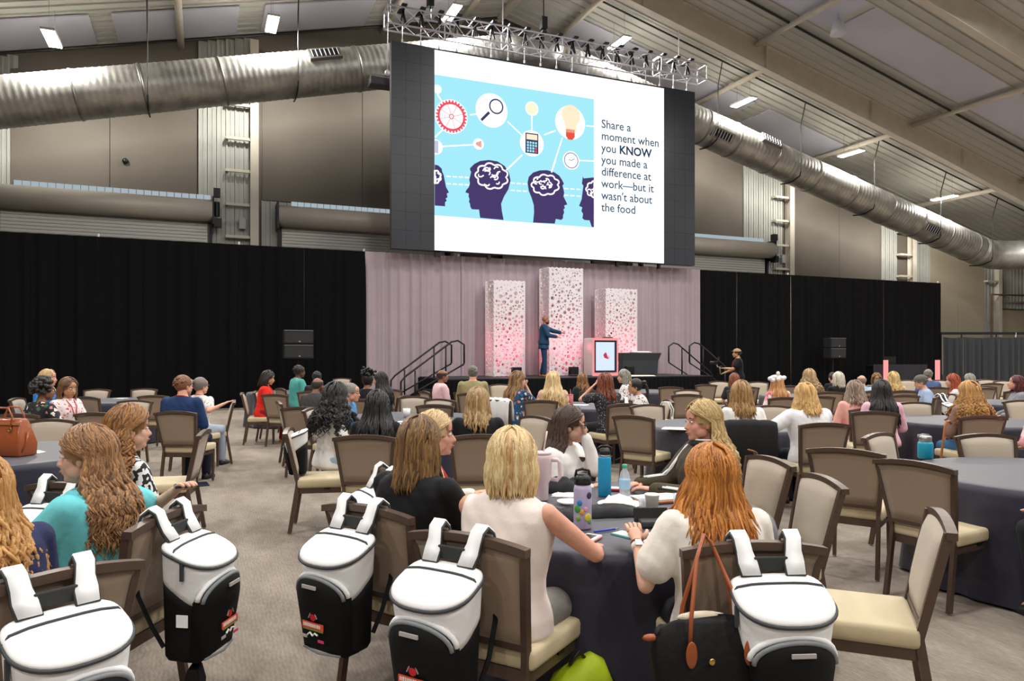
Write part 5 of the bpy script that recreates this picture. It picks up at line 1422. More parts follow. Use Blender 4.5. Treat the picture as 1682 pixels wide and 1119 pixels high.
# --- front figures
person('teal', 'woman in a teal top with long wavy brown hair looking left', 140, 704, 378, -84, '70d0d8', 'short', 'fair', 'wavy', ('6b4a30', 'b98a5c'), lean=4, hyaw=-16, front=98, hlen=-.36, near=True, arms=((-.08, .42, .80), (.34, -.16, .99, .8, -.2, -.3)), pants='252833', wd=1.04, loose=.02)
person('goldhair', 'woman at the left frame edge with long golden hair and a navy top', -42, 752, 470, -60, '262c52', 'short', 'fair', 'wavy', ('a8743e', 'd9a968'), lean=16, hyaw=-10, near=True, arms=((-.12, .40, .80), (.10, .42, .80)), pants='22242e')
person('curlyleft', 'woman with curly chestnut hair turned away behind the teal top', 214, 670, 284, 32, stripe, 'short', 'fair', 'curly', ('5d3a20', 'b07a40'), lean=6, side=6, hyaw=18, front=92, near=True, pants='23242a')
person('blackbob', 'woman in a black top with straight brown shoulder-length hair, back turned', 684, 688, 345, 33, '0d0d10', 'elbow', 'fair', 'bob', ('4a3424', '93703f'), lean=3, hyaw=-8, near=True, arms=((-.12, .36, .77), (.12, .38, .77)), wd=1.12, loose=.016, pants='15151a', hlen=-.215)
person('smiling', 'smiling woman in profile with short blonde hair and a cream cardigan', 716, 678, 292, 74, 'ece6d8', 'long', 'pink', 'bob', ('c9a878', 'e3c899'), lean=13, hyaw=14, front=98, hlen=-.085, near=True, arms=((-.20, .44, .79), (.10, .44, .79)), lanyard='d23a2c', pants='2a2c36', wd=1.05)
person('sleeveless', 'woman with a blonde bob in a sleeveless cream top and grey trousers', 834, 709, 400, 31, 'f0e2da', 'none', 'pink', 'bob', ('c49a62', 'edd9a8'), lean=4, hyaw=-26, near=True, arms=((-.12, .40, .80), (.24, .42, .78, .9, -.3, -.5)), lanyard='cf3034', pants='86837f', wd=1.10, loose=.016, hlen=-.135, vol=1.04)
person('redhead', 'woman with long straight ginger hair and a white tee, back turned', 1186, 744, 420, -6, 'efe9e0', 'short', 'fair', 'long', ('8c4f18', 'd98f3e'), lean=8, hyaw=-8, hpitch=-6, near=True, arms=((-.29, .27, .875, -.35, -.25, -.9), (.12, .38, .78)), hlen=-.27, vol=1.08, wd=1.08, loose=.022, pants='1f2026')
person('glasseswoman', 'dark-haired woman in glasses and a white top holding her hand to her mouth', 938, 669, 248, 118, 'eeeae6', 'long', 'fair', 'shoulder', ('2e211c', '5a4438'), lean=10, hyaw=-18, near=True, arms=((-.02, .24, 1.12), (.10, .33, .79)), glasses=True, pants='1f2028', front=92, wd=1.12)
person('bomber', 'blonde woman in profile wearing an olive bomber jacket with white stripes', 1152, 661, 262, -98, '4a4130', 'long', 'pink', 'wavy', ('a68550', 'dcc189'), lean=2, hyaw=-4, front=94, hlen=-.38, near=True, arms=((-.12, .40, .80), (.10, .42, .80)), pants='16161a', wd=1.2, loose=.026)
# --- left and middle rows
person('m1', 'woman with long curly black hair, white blouse and light blue jeans', 553, 631, 166, 58, 'ebe8e3', 'short', 'brown', 'curly', ('0b0b0c', '1b1a1c'), lean=6, hyaw=-25, pants='9fb9cc')
person('m2', 'woman with long straight black hair and a black top, back turned', 618, 644, 186, 2, '111113', 'long', 'brown', 'long', ('0a0a0b', '1c1b1d'), lean=8)
person('m3', 'grey-haired man in glasses and a blue shirt facing right', 578, 630, 130, 100, '4d8fc2', 'short', 'pink', 'short', ('6b6660', '9a948a'), lean=16, glasses=True, male=True)
person('m4', 'woman with a high black updo among the middle tables', 604, 612, 104, 5, '121214', 'long', 'brown', 'updo', ('0b0a0b', '1e1b1b'), lean=6)
person('m5', 'woman with long black hair in profile before the mauve drape', 624, 612, 98, -75, '161517', 'long', 'tan', 'long', ('120f10', '2b2322'), lean=8)
person('m6', 'balding man in a charcoal hooded jacket with a hand at his ear', 522, 620, 108, 22, '3d3c3e', 'long', 'brown', 'fringe', ('3b3734', '6b6560'), lean=12, male=True, arms=(None, (.16, .16, 1.16)), wd=1.1)
person('m7', 'dark-haired person behind the charcoal hooded jacket', 521, 610, 86, 0, '2c2326', 'long', 'brown', 'short', ('141214', '2c2727'), lean=6)
person('m8', 'man in a teal polo shirt and glasses, taller than his neighbours', 492, 600, 80, 52, '4fa39c', 'short', 'dark', 'short', ('17120f', '2e2620'), lean=4, male=True, wd=1.15, lanyard='d8d8d8', glasses=True)
person('m9', 'woman in a bright red jacket with short dark hair', 441, 610, 91, 74, 'e02a1c', 'long', 'tan', 'bob', ('16130f', '2e2722'), lean=8, hpitch=12, pants='8a1c1a', shoes='b98a2e', lanyard='b02020')
person('m10', 'man in a navy jacket with a red lanyard, back turned', 296, 617, 133, 6, '1d3560', 'long', 'pink', 'short', ('6b4630', '94684a'), lean=7, hyaw=28, male=True, lanyard='d23038', wd=1.12, pants='1c2130')
person('m11', 'woman with a grey ponytail and a speckled white blouse leaning on a chair', 330, 620, 116, 12, speckle, 'short', 'pink', 'ponytail', ('5f5650', '8c8078'), lean=5, hyaw=22, arms=(None, (.42, .02, .95, .5, -.6, -.4)), lanyard='d4444a', pants='a9b6c6', glasses=True, chair_='chair hidden under the woman in the speckled blouse')
person('m12', 'woman in a red-and-white printed blouse with a red lanyard', 113, 622, 128, 104, redprint, 'short', 'tan', 'bob', ('4a3424', '8a6240'), lean=6, hyaw=10, hpitch=8, lanyard='d8222c')
person('m13', 'woman with short black hair and a dark floral top', 58, 626, 140, 22, floral_dark, 'short', 'brown', 'afro', ('141011', '2c2424'), lean=8, hyaw=25, arms=(None, (.30, .34, .78)))
person('m14', 'blonde woman in a bright blue top behind the afro-haired woman', 80, 608, 104, 78, '2e86d6', 'short', 'pink', 'shoulder', ('a8834c', 'd9bd86'), lean=8)
person('m15', 'bald man in a pale pink shirt left of the olive jacket', 715, 607, 88, 66, 'eac3c8', 'long', 'brown', 'fringe', ('3c2a20', '5a4030'), lean=4, male=True, wd=1.15, hyaw=5)
person('m16', 'grey-haired man in an olive jacket facing the stage', 777, 601, 90, 0, '9b9068', 'long', 'pink', 'short', ('5a5650', '8f8a80'), lean=4, male=True, wd=1.12)
person('m17', 'woman in black with ash-blonde shoulder-length hair, back turned', 785, 638, 177, -2, '121316', 'short', 'fair', 'shoulder', ('8a6a44', 'c9a878'), lean=6, hyaw=8, wd=1.08)
person('m18', 'woman in a blue floral blouse with long brown hair and folded hands', 852, 611, 106, 42, bluefloral, 'elbow', 'fair', 'long', ('5a3c22', 'b08450'), lean=12, hyaw=30, arms=((.0, .30, 1.06), (.04, .30, 1.08)), pants='5d5a5c', chair_='pale chair under the blue floral blouse with a white coat')
person('m19', 'woman with long straight pale blonde hair in a tan printed blouse', 908, 612, 104, 0, patt_tan, 'elbow', 'fair', 'long', ('c9a066', 'ecd6a4'), lean=8)
person('m20', 'woman with brown hair in a dark green top left of the auburn hair', 956, 614, 84, -22, '1c2a26', 'short', 'fair', 'shoulder', ('5a3a20', 'a2753f'), lean=6)
person('m21', 'woman with auburn hair in a dotted black top raising her hands', 993, 614, 114, -26, dots, 'short', 'pink', 'shoulder', ('4f2318', '96492a'), lean=10, arms=((-.12, .28, 1.12), (.0, .28, 1.10)), pants='111116')
person('m22', 'grey-bobbed woman in a white floral blouse facing left', 1024, 608, 88, -78, wfloral, 'elbow', 'fair', 'bob', ('77746c', 'a8a498'), lean=6)
person('m23', 'woman with a black ponytail and glasses in a white floral blouse', 1043, 622, 110, -92, wfloral, 'short', 'tan', 'ponytail', ('14110f', '2a2422'), lean=12, glasses=True, arms=((-.12, .30, .79), (.10, .34, .79)), chair_='chair hidden by the woman with the black ponytail')
# --- right rows
person('r1', 'person with reddish-brown hair near the cameraman', 1206, 614, 82, 0, '2a2a30', 'short', 'pink', 'bob', ('6b3620', '94532f'), lean=6)
person('r2', 'woman with light brown hair in a white tee before the black-draped chair', 1217, 627, 154, 0, 'f1eeea', 'short', 'fair', 'shoulder', ('7d5a34', 'b58d56'), lean=7)
person('r3', 'woman with a white hair bow and a pink patterned top', 1268, 617, 96, -14, camo, 'elbow', 'fair', 'long', ('a06a3c', 'd9a066'), lean=10)
person('r4', 'woman with curly ash-blonde hair', 1333, 608, 88, 0, 'cfc6bb', 'short', 'fair', 'curly', ('8a6a44', 'd1b184'), lean=6)
person('r5', 'blonde woman in a loose white shirt, left elbow out', 1322, 632, 156, -10, 'eeedf0', 'long', 'fair', 'bob_out', ('b5874c', 'e6bd7c'), lean=8, arms=((-.34, .28, .74, -1, -.3, -.3), (.12, .34, .78)), wd=1.15, loose=.03, pants='16161c')
person('r6', 'person with white hair in a black top', 1377, 612, 86, 0, '121214', 'long', 'fair', 'bob', ('b8b0a0', 'e0d9c8'), lean=6)
person('r7', 'dark-haired person behind the white-haired one', 1367, 612, 72, -10, '1a1a1d', 'long', 'fair', 'short', ('2a211c', '4a3b30'), lean=6)
person('r8', 'bald man in a light blue shirt', 1415, 616, 84, -8, 'a9c6dd', 'short', 'pink', 'fringe', ('9a8a7a', 'c0b0a0'), lean=8, male=True)
person('r9', 'woman with honey-brown hair facing the camera side', 1440, 614, 76, 200, '6b7068', 'long', 'tan', 'bob', ('6b4a2c', 'b08a52'), lean=6, hpitch=14)
person('r10', 'woman with long blond curls', 1467, 612, 84, 0, 'd9c9a8', 'short', 'fair', 'wavy', ('b08a4c', 'e2c48a'), lean=6)
person('r11', 'woman in a salmon top with a grey-brown bob', 1404, 627, 124, 2, 'f0b0a4', 'elbow', 'pink', 'bob_out', ('6f5648', 'b09a88'), lean=8, hyaw=6, wd=1.1, chair_='chair hidden by the salmon top')
person('r12', 'woman with long straight black hair in a pink shirt', 1453, 627, 135, 12, 'ecbccb', 'long', 'fair', 'long', ('100e0e', '241f1e'), lean=7, loose=.02, pants='9a3040')
person('r13', 'man in a grey cap and light blue shirt facing left', 1512, 617, 94, -72, '9fb4d3', 'short', 'pink', 'short', ('4f4b46', '7b766c'), lean=14, hpitch=14, male=True)
person('r14', 'grey-haired man behind the man in the cap', 1524, 607, 76, 10, '4a5f8a', 'long', 'pink', 'short', ('6d665e', '948c80'), lean=10, male=True)
person('r15', 'woman with wavy red hair in a white blouse facing left', 1564, 615, 92, -60, 'eee3df', 'elbow', 'pink', 'shoulder', ('7a2c1a', 'b5502e'), lean=8)
person('r16', 'grey-haired person behind the curly blonde woman', 1592, 617, 78, -10, 'c9c4bc', 'long', 'fair', 'bob', ('7a756c', 'a9a498'), lean=6)
person('r17', 'woman with long curly golden hair and a brown top and blue jeans', 1611, 630, 145, -6, '8a6a60', 'elbow', 'pink', 'curly', ('8a5c2c', 'cf9c58'), lean=8, pants='3f6f9c', wd=1.08, hair_k=1.2)
person('r18', 'woman with dark red hair in a grey top leaning at the right edge', 1668, 618, 102, -70, '8c8c90', 'long', 'pink', 'bob', ('3a1418', '6b2830'), lean=4, hpitch=-14)
person('r19', 'person in a pink tie-dyed top cut by the right frame edge', 1712, 628, 160, -20, tiedye, 'elbow', 'pink', 'shoulder', ('8a6238', 'c99a60'), lean=8, wd=1.1, chair_='chair under the pink tie-dyed top')
person('r20', 'person with a white sleeve and dark jeans cut by the right frame edge', 1785, 664, 282, -15, 'f0efee', 'long', 'fair', 'shoulder', ('5a4028', '8c6a44'), lean=12, arms=((-.3, .2, .72), (.05, .36, .78)), pants='24262b', chair_='chair of the person cut by the right frame edge')
# --- speaker on stage and cameraman
sp = person('speaker', 'bald bearded man in a blue suit speaking on stage with both hands out', 896, 518, 51.5, 92, '183a58', 'long', 'brown', 'bald', ('2a1c14', '3a2a20'), lean=3, hyaw=0, stand=True, male=True, wd=1.12, arms=((.0, .56, 1.24), (.18, .36, 1.14)), pants='173452', shoes='a5612c', loose=.02, zroot=SH)
t_, J_, HM_, k_ = PEOPLE['speaker']
MB().ell((0, .058, -.088), (.05, .05, .045), 12, 8).xf(HM_).build('beard', hair_mat('hair_beard', '17110e', '2a201a'), t_, True)
m = MB(); m.poly([J_['T']((-.02, .128, 1.05)), J_['T']((.05, .12, 1.06)), J_['T']((.012, .155, .86)), J_['T']((0, .155, .86))]); m.build('shirt_front', mat('shirt_white', 'ececec', .6), t_)
MB().loft([[J_['T']((x*k2, y*k2, z)) for x, y in [(.19*math.cos(q), .14*math.sin(q)) for q in [2*math.pi*i/20 for i in range(20)]]] for z, k2 in ((.50, 1.06), (.40, 1.1), (.36, 1.09))]).build('jacket_skirt', mat('cloth_183a58', '183a58', .75), t_, True)
cmn = person('cameraman', 'cameraman in a tan cap and black tee standing by the right drapes', 1210, 573, 59, -82, '131416', 'short', 'tan', 'short', ('201814', '3a2d24'), lean=4, hyaw=0, stand=True, male=True, arms=((-.10, .42, 1.22), (.12, .36, 1.10)), lanyard='b5202c', pants='2b3a55')
t_, J_, HM_, k_ = PEOPLE['cameraman']
m = MB(); m.ell((0, -.012, .05), (.093, .112, .085), 20, 12); m.f = [f for f in m.f if sum(m.v[i][2] for i in f)/len(f) > .052]; m.m = [0]*len(m.f)
m.loft([[(x, .085+y*.9, .056-.012*y*10*.3) for x, y in ((-.07, 0), (-.05, .05), (0, .075), (.05, .05), (.07, 0))], [(x, .085+y*.9, .062-.012*y*10*.3) for x, y in ((-.07, 0), (-.05, .05), (0, .075), (.05, .05), (.07, 0))]])
m.xf(HM_).build('cap', mat('cap_tan', 'b08a66', .8), t_, True)
M2 = t_.matrix_basis
def at_person(key, p):
    t, J, HM, k = PEOPLE[key]; rz = t.rotation_euler.z
    return V(t.location.x+k*(math.cos(rz)*p[0]-math.sin(rz)*p[1]), t.location.y+k*(math.sin(rz)*p[0]+math.cos(rz)*p[1]), t.location.z+k*p[2])
c_ = at_person('cameraman', (0, .52, 1.25)); rzc = cmn.rotation_euler.z
gb = thing('camera_gimbal', 'black camera on a handheld gimbal held by the cameraman', 'camera', tuple(c_), rzc)
MB().box((0, .1, .12), (.14, .1, .1)).build('camera_body', M['black'], gb, bevel=.01); MB().tube([(0, .15, .12), (0, .26, .12)], .04, 12).build('lens', M['black'], gb)
MB().tube([(0, -.02, -.2), (0, 0, 0), (.1, .05, .0), (.1, .08, .12)], .018, 8).build('gimbal_arm', M['band'], gb, True); MB().tube([(-.16, -.05, .02), (.16, -.05, .02)], .015, 8).build('handle', M['black'], gb); MB().box((0, .02, .24), (.16, .02, .09)).build('camera_monitor', M['black'], gb)
# man's cap (right rows), hair bow
t_, J_, HM_, k_ = PEOPLE['r13']
m = MB(); m.ell((0, -.012, .05), (.095, .114, .09), 18, 10); m.f = [f for f in m.f if sum(m.v[i][2] for i in f)/len(f) > .045]; m.m = [0]*len(m.f)
m.loft([[(x, .085+y*.9, .05) for x, y in ((-.07, 0), (-.05, .05), (0, .075), (.05, .05), (.07, 0))], [(x, .085+y*.9, .058) for x, y in ((-.07, 0), (-.05, .05), (0, .075), (.05, .05), (.07, 0))]]); m.xf(HM_).build('cap', mat('cap_grey', '5b5c58', .8), t_, True)
t_, J_, HM_, k_ = PEOPLE['r3']; m = MB(); rg = random.Random(2)
for i in range(26): m.ell((rg.gauss(0, .045), -.055+rg.gauss(0, .025), .085+rg.gauss(0, .022)), (.045, .04, .04), 8, 6)
m.ell((0, -.05, .17), (.035, .03, .04), 8, 6); m.xf(HM_).build('hair_bow', mat('bow_white', 'e9e9e9', .8), t_, True)
# bomber jacket details
t_, J_, HM_, k_ = PEOPLE['bomber']; T_ = J_['T']
def strip_on(name, pts, wd, m_, th=.004, parent=t_):
    mb = MB(); mb.tube(pts, wd*.85, 8); return mb.build(name, m_, parent, True)
wst = mat('stripe_white', 'eeeeec', .6); ost = mat('stripe_orange', 'd8661f', .6)
from mathutils.bvhtree import BVHTree
_top = [c for c in t_.children if c.name.startswith('top')][0].data
_bvh = BVHTree.FromPolygons([v.co.copy() for v in _top.vertices], [tuple(p.vertices) for p in _top.polygons])
for s_ in (-1, 1):
    i_ = 0 if s_ < 0 else 1; sh, el = J_['sh', i_], J_['el', i_]; wr = J_['wr', i_]
    path = [(T_((s_*.075, .03, 1.04)), V(s_*.2, .3, 1)), (T_((s_*.12, .03, 1.02)), V(s_*.3, .3, 1)), (sh+V(0, .02, 0), V(s_*.5, .35, .8)), (sh+(el-sh)*.3, V(s_, .5, .3)), (sh+(el-sh)*.6, V(s_, .5, .2)), (sh+(el-sh)*.9, V(s_, .4, .15)), (el+(wr-el)*.15, V(s_, .1, .5)), (el+(wr-el)*.5, V(s_*.9, 0, .6)), (el+(wr-el)*.85, V(s_*.9, 0, .6))]
    for dz, nm_, mm_, r_ in ((0, 'white_stripe', wst, .010), (.024, 'dark_stripe', mat('collar_dark', '26241c', .8), .009), (-.022, 'white_stripe', wst, .006)):
        pts = []
        for p_, o_ in path:
            o_ = (o_ if s_ < 0 else V(-.55, .15, 1)).normalized(); q_ = _bvh.ray_cast(p_+V(0, dz, 0)+o_*.4, -o_)[0]
            if q_ is not None: pts.append(q_)
        if len(pts) > 2: strip_on(nm_, pts, r_, mm_)
rg_ = [T_((.095*math.cos(q), -.012+.085*math.sin(q), 1.075)) for q in [2*math.pi*i/20 for i in range(20)]]
MB().tube(rg_, .024, 8, closed=True).build('collar', mat('collar_dark', '26241c', .8), t_, True)
MB().tube([p+V(0, 0, .022) for p in rg_], .008, 6, closed=True).build('white_stripe', wst, t_, True); MB().tube([T_((.102*math.cos(q), -.012+.092*math.sin(q), 1.082)) for q in [2*math.pi*i/20 for i in range(20)]], .008, 6, closed=True).build('orange_stripe', ost, t_, True)
# watch, bracelet on the red-haired woman
t_, J_, HM_, k_ = PEOPLE['redhead']; wr, el = J_['wr', 0], J_['el', 0]; d_ = (wr-el).normalized()
MB().tube([wr-d_*.045, wr-d_*.02], .0295, 16).build('watch_strap', mat('strap_cream', 'e6e2d8', .6), t_, True); MB().tube([wr-d_*.012, wr-d_*.006], .0295, 16).build('bracelet', mat('bracelet_brown', '7a4a2a', .5), t_, True)
u_, v_ = frame(d_); MB().box(wr-d_*.032+v_*.0285, (.028, .03, .012), 0, Matrix((u_, d_, v_)).transposed()).build('watch_case', mat('watch_silver', 'b8b8b4', .25, .8), t_)

# settle each seated person onto the chair they use
for k, (t, J, HM, kk) in PEOPLE.items():
    if k in ('speaker', 'cameraman', 'smiling', 'bomber'): continue
    best = None
    for c in col.objects:
        if not c.name.startswith('banquet_chair'): continue
        dx, dy = t.location.x-c.location.x, t.location.y-c.location.y; q = math.hypot(dx, dy)
        da = abs((c.rotation_euler.z-t.rotation_euler.z+math.pi) % (2*math.pi)-math.pi)
        if q < .5 and da < .8 and (best is None or q < best[0]): best = (q, c, dx, dy)
    if best:
        q, c, dx, dy = best; rz = c.rotation_euler.z; f = Vector((-math.sin(rz), math.cos(rz))); r = Vector((f.y, -f.x))
        yl, xl = dx*f.x+dy*f.y, dx*r.x+dy*r.y
        ny = min(max(yl, -.07), .2); nx = xl
        t.location.x += f.x*(ny-yl)+r.x*(nx-xl); t.location.y += f.y*(ny-yl)+r.y*(nx-xl)
# seats for the people whose own chair is hidden
_chs = [o for o in col.objects if o.name.startswith('banquet_chair')]
for k, (t, J, HM, kk) in PEOPLE.items():
    if k in ('speaker', 'cameraman', 'curlyleft', 'm1'): continue
    if min(math.hypot(t.location.x-c.location.x, t.location.y-c.location.y) for c in _chs) > .5:
        rz = t.rotation_euler.z; chair_at(t.location.x, t.location.y, rz, 'chair mostly hidden under the '+' '.join(t['label'].split()[:11]))
# ------------------------------------------------------------------ things on the tables, chairs and floor
TZ = .759
def on_table(px, py): s = (py-583)/(CAM_H-TZ); x, y = G(px, s); return x, y
def item(name, label, cat, px, py, a=0, z=TZ, group=None):
    x, y = on_table(px, py); return thing(name, label, cat, (x, y, z), HD(a), group)
pl_blk = mat('plastic_black', '121214', .4); steel = mat('brushed_steel', 'b8b8b6', .3, .9)
t = item('water_bottle', 'lilac water bottle with colourful stickers and black lid at the table front', 'bottle', 957, 868)
MB().lathe([(.01, 0), (.04, 0), (.044, .01), (.044, .19), (.038, .215), (.01, .22)], n=28).build('bottle_body', mat('lilac_paint', 'b9aed0', .4), t, True)
MB().lathe([(.036, .212), (.042, .216), (.042, .245), (.03, .262), (.01, .265)], n=24).build('lid', pl_blk, t, True)
MB().tube([(-.035, 0, .25), (-.03, 0, .28), (0, 0, .288), (.03, 0, .28), (.035, 0, .25)], .007, 8).build('carry_loop', pl_blk, t, True); MB().lathe([(.01, -.001), (.041, -.001), (.0415, .008), (.01, .008)], n=24).build('base_ring', steel, t, True)
for (a, z, r, c) in ((-130, .10, .018, '4f9e4a'), (-115, .13, .014, '3a86c8'), (-100, .085, .013, 'd9a43c'), (-60, .06, .019, 'd8c83c'), (-75, .10, .011, 'e3a0b8'), (-45, .04, .013, '5aa86a'), (-125, .055, .013, '7fb04a'), (-50, .165, .016, '3a3448')):
    ar = math.radians(a); MB().ell((.0435*math.cos(ar), .0435*math.sin(ar), z), (.004, r, r*1.1), 10, 6, rot=Matrix.Rotation(ar, 3, 'Z')).build('sticker', mat('sticker_'+c, c, .5), t, True)
t = item('water_bottle', 'tall bright blue insulated bottle with black cap', 'bottle', 993, 815)
MB().lathe([(.01, 0), (.036, 0), (.039, .008), (.039, .225), (.034, .238), (.01, .24)], n=28).build('bottle_body', mat('blue_paint', '1590bd', .45), t, True)
MB().lathe([(.034, .236), (.036, .238), (.036, .246), (.034, .248)], n=24).build('neck_ring', steel, t, True); MB().lathe([(.034, .246), (.036, .25), (.036, .272), (.02, .285), (.005, .287)], n=24).build('lid', pl_blk, t, True)
MB().tube([(-.036, 0, .262), (-.042, 0, .285), (-.02, 0, .298), (.02, 0, .298), (.042, 0, .285), (.036, 0, .262)], .006, 8).build('carry_loop', pl_blk, t, True)
t = item('plastic_bottle', 'clear plastic water bottle with a pale blue label and green cap', 'bottle', 1026, 824)
pet = mat('clear_plastic', 'dfe9ef', .12, alpha=.38, spec=.6)
MB().lathe([(.005, .0), (.026, 0), (.031, .01), (.032, .03), (.029, .04), (.032, .05), (.029, .06), (.032, .07), (.032, .13), (.03, .14), (.025, .165), (.013, .185), (.012, .195)], n=24).build('bottle_body', pet, t, True)
MB().lathe([(.0325, .075), (.033, .078), (.033, .125), (.0325, .128)], n=24).build('bottle_label', mat('label_blue', '9fc8e4', .5), t, True); MB().lathe([(.013, .193), (.015, .194), (.015, .212), (.01, .214)], n=16).build('cap', mat('cap_green', '3fae8c', .4), t, True)
t = item('handled_tumbler', 'pale pink handled tumbler beside the blonde bob', 'tumbler', 890, 822, 10)
pk_m = mat('tumbler_pink', 'e4ccd0', .45)
MB().lathe([(.01, 0), (.034, 0), (.037, .01), (.04, .10), (.055, .125), (.058, .24), (.058, .26), (.05, .268), (.01, .272)], n=28).build('tumbler_body', pk_m, t, True)
MB().tube([(.052, 0, .235), (.09, 0, .235), (.105, 0, .22), (.105, 0, .14), (.09, 0, .12), (.05, 0, .125)], .012, 8).build('handle', pk_m, t, True); MB().lathe([(.05, .266), (.056, .27), (.056, .28), (.01, .284)], n=24).build('lid', pk_m, t, True); MB().tube([(.01, 0, .28), (.03, 0, .40)], .005, 8).build('straw', pk_m, t, True)
wp = mat('paper_white', 'f2f0ee', .7)
def plate(label, px, py, r=.10):
    t = item('paper_plate', label, 'plate', px, py); MB().lathe([(.005, .004), (r*.7, .004), (r, .018), (r+.004, .018), (r*.72, .0), (.005, 0)], n=28).build('plate_dish', wp, t, True); return t
plate('white paper plate under a crumpled napkin by the blue bottle', 1018, 832, .12); plate('small white plate left of the lilac bottle', 936, 828, .07)
def crumple(name, label, cat, px, py, w_, d_, h_, m_, seed, a=0, z=TZ, n=10):
    r = random.Random(seed); m = MB(); x, y = on_table(px, py); vs = []
    for j in range(n+1):
        for i in range(n+1):
            u, v = i/n*2-1, j/n*2-1; e = max(0, 1-max(abs(u), abs(v))**3)
            vs.append((u*w_/2*(1+r.uniform(-.08, .08)), v*d_/2*(1+r.uniform(-.08, .08)), .002+h_*e*(.55+.45*r.random())))
    k = len(vs); vs += [(x2, y2, 0) for x2, y2, z2 in vs]; fs = []
    for j in range(n):
        for i in range(n): a2 = j*(n+1)+i; fs.append((a2, a2+1, a2+n+2, a2+n+1)); fs.append((k+a2, k+a2+n+1, k+a2+n+2, k+a2+1))
    per = [i for i in range(n+1)]+[n+(n+1)*j for j in range(1, n+1)]+[(n+1)*n+i for i in range(n-1, -1, -1)]+[(n+1)*j for j in range(n-1, 0, -1)]
    for q in range(len(per)): p0, p1 = per[q], per[(q+1) % len(per)]; fs.append((p1, p0, k+p0, k+p1))
    m._add(vs, fs); o = m.build(name, m_, None, True); o.location = (x, y, z); o.rotation_euler = (0, 0, HD(a)); tag(o, label, cat); return o
crumple('napkin', 'crumpled white napkin standing on the paper plate', 'napkin', 1016, 831, .18, .10, .055, wp, 3, 15, TZ+.012, 6)
crumple('napkin', 'flat white napkin by the lilac bottle', 'napkin', 929, 815, .16, .10, .02, wp, 4, 10)
crumple('napkin', 'rumpled white paper in front of the red-haired woman', 'napkin', 1085, 884, .20, .14, .02, wp, 5, -10)
jk = mat('jacket_black', '0b0b10', .6, spec=.3)
crumple('folded_jacket', 'black jacket bundled on the table behind the lilac bottle', 'jacket', 918, 806, .30, .22, .09, jk, 6, 10, n=9)
crumple('folded_jacket', 'black garment spread across the table front between the bottles', 'jacket', 985, 846, .50, .16, .06, jk, 8, -8, n=9)
crumple('folded_jacket', 'black garment lying left of the lilac bottle', 'jacket', 925, 850, .22, .16, .05, jk, 18, 20, n=8)
t = item('clear_cup', 'clear plastic cup left of the paper cup', 'cup', 1059, 843); MB().lathe([(.005, 0), (.027, 0), (.036, .085), (.034, .085), (.025, .003)], n=24).build('cup_wall', pet, t, True); MB().lathe([(.005, .003), (.024, .003), (.028, .035), (.005, .035)], n=16).build('ice', mat('ice', 'dfe9ef', .2, trans=.6), t, True)
t = item('clear_cup', 'clear plastic cup half hidden by the ginger hair', 'cup', 1118, 841); MB().lathe([(.005, 0), (.032, 0), (.042, .095), (.04, .095), (.03, .003)], n=24).build('cup_wall', pet, t, True); MB().lathe([(.005, .003), (.028, .003), (.033, .04), (.005, .04)], n=16).build('ice', mat('ice', 'dfe9ef', .2, trans=.6), t, True)
t = item('paper_cup', 'cream paper cup with a clear rim', 'cup', 1071, 845); MB().lathe([(.005, 0), (.028, 0), (.038, .10), (.041, .104), (.038, .108), (.036, .10), (.005, .095)], n=24).build('cup_wall', mat('cup_cream', 'ebe6dc', .5), t, True)
t = item('portfolio', 'brown-edged folder with papers behind the cups', 'folder', 1086, 822, -20); MB().box((0, 0, .008), (.34, .2, .014)).build('cover', mat('leather_tan', 'a4683a', .5), t, bevel=.004); MB().box((-.01, .005, .019), (.30, .17, .006)).build('sheets', wp, t)
t = item('smartphone', 'phone in a pink case with a dark screen at the table front edge', 'phone', 966, 888, 30); MB().box((0, 0, .006), (.08, .155, .01)).build('phone_case', mat('case_rose', 'd99c8c', .4), t, bevel=.004); MB().box((0, 0, .012), (.072, .147, .003)).build('phone_frame', wp, t); MB().box((-.004, .0, .0142), (.052, .11, .001)).build('phone_screen', mat('screen_dark', '22282e', .1), t)
t = item('ballpoint_pen', 'blue pen lying in front of the lilac bottle', 'pen', 996, 873, 62); MB().tube([(0, -.07, .006), (0, .05, .006)], .0055, 8).build('pen_barrel', mat('pen_blue', '2a48b8', .3), t, True); MB().tube([(0, .05, .006), (0, .072, .006)], .003, 8).build('pen_tip', steel, t, True)
t = item('glasses_case', 'open black case between the two women at the table', 'case', 1083, 866, -4); MB().box((0, 0, .02), (.2, .08, .036)).build('case_bottom', mat('case_grey', '2e3034', .5), t, bevel=.01); MB().box((-.03, .05, .05), (.17, .015, .07), 0, Matrix.Rotation(-.3, 3, 'X')).build('case_lid', pl_blk, t, bevel=.004)
t = item('wallet', 'red and white wallet behind the blue bottle', 'wallet', 1010, 806, 8); MB().box((0, 0, .008), (.16, .07, .014)).build('wallet_body', mat('wallet_red', 'b22a3a', .5), t, bevel=.004); MB().box((.02, 0, .017), (.09, .06, .004)).build('card', wp, t)
t = item('smartphone', 'red-edged phone beside the white papers', 'phone', 1108, 874, 30); MB().box((0, 0, .006), (.075, .14, .01)).build('phone_case', mat('case_red', 'c23a3a', .4), t, bevel=.003); MB().box((0, 0, .012), (.066, .13, .002)).build('phone_screen', wp, t)
t = item('pouch', 'small turquoise pouch by the arm of the sleeveless top', 'pouch', 938, 884, 20); MB().box((0, 0, .014), (.06, .09, .024)).build('pouch_body', mat('pouch_turq', '2fa9c4', .6), t, bevel=.006)
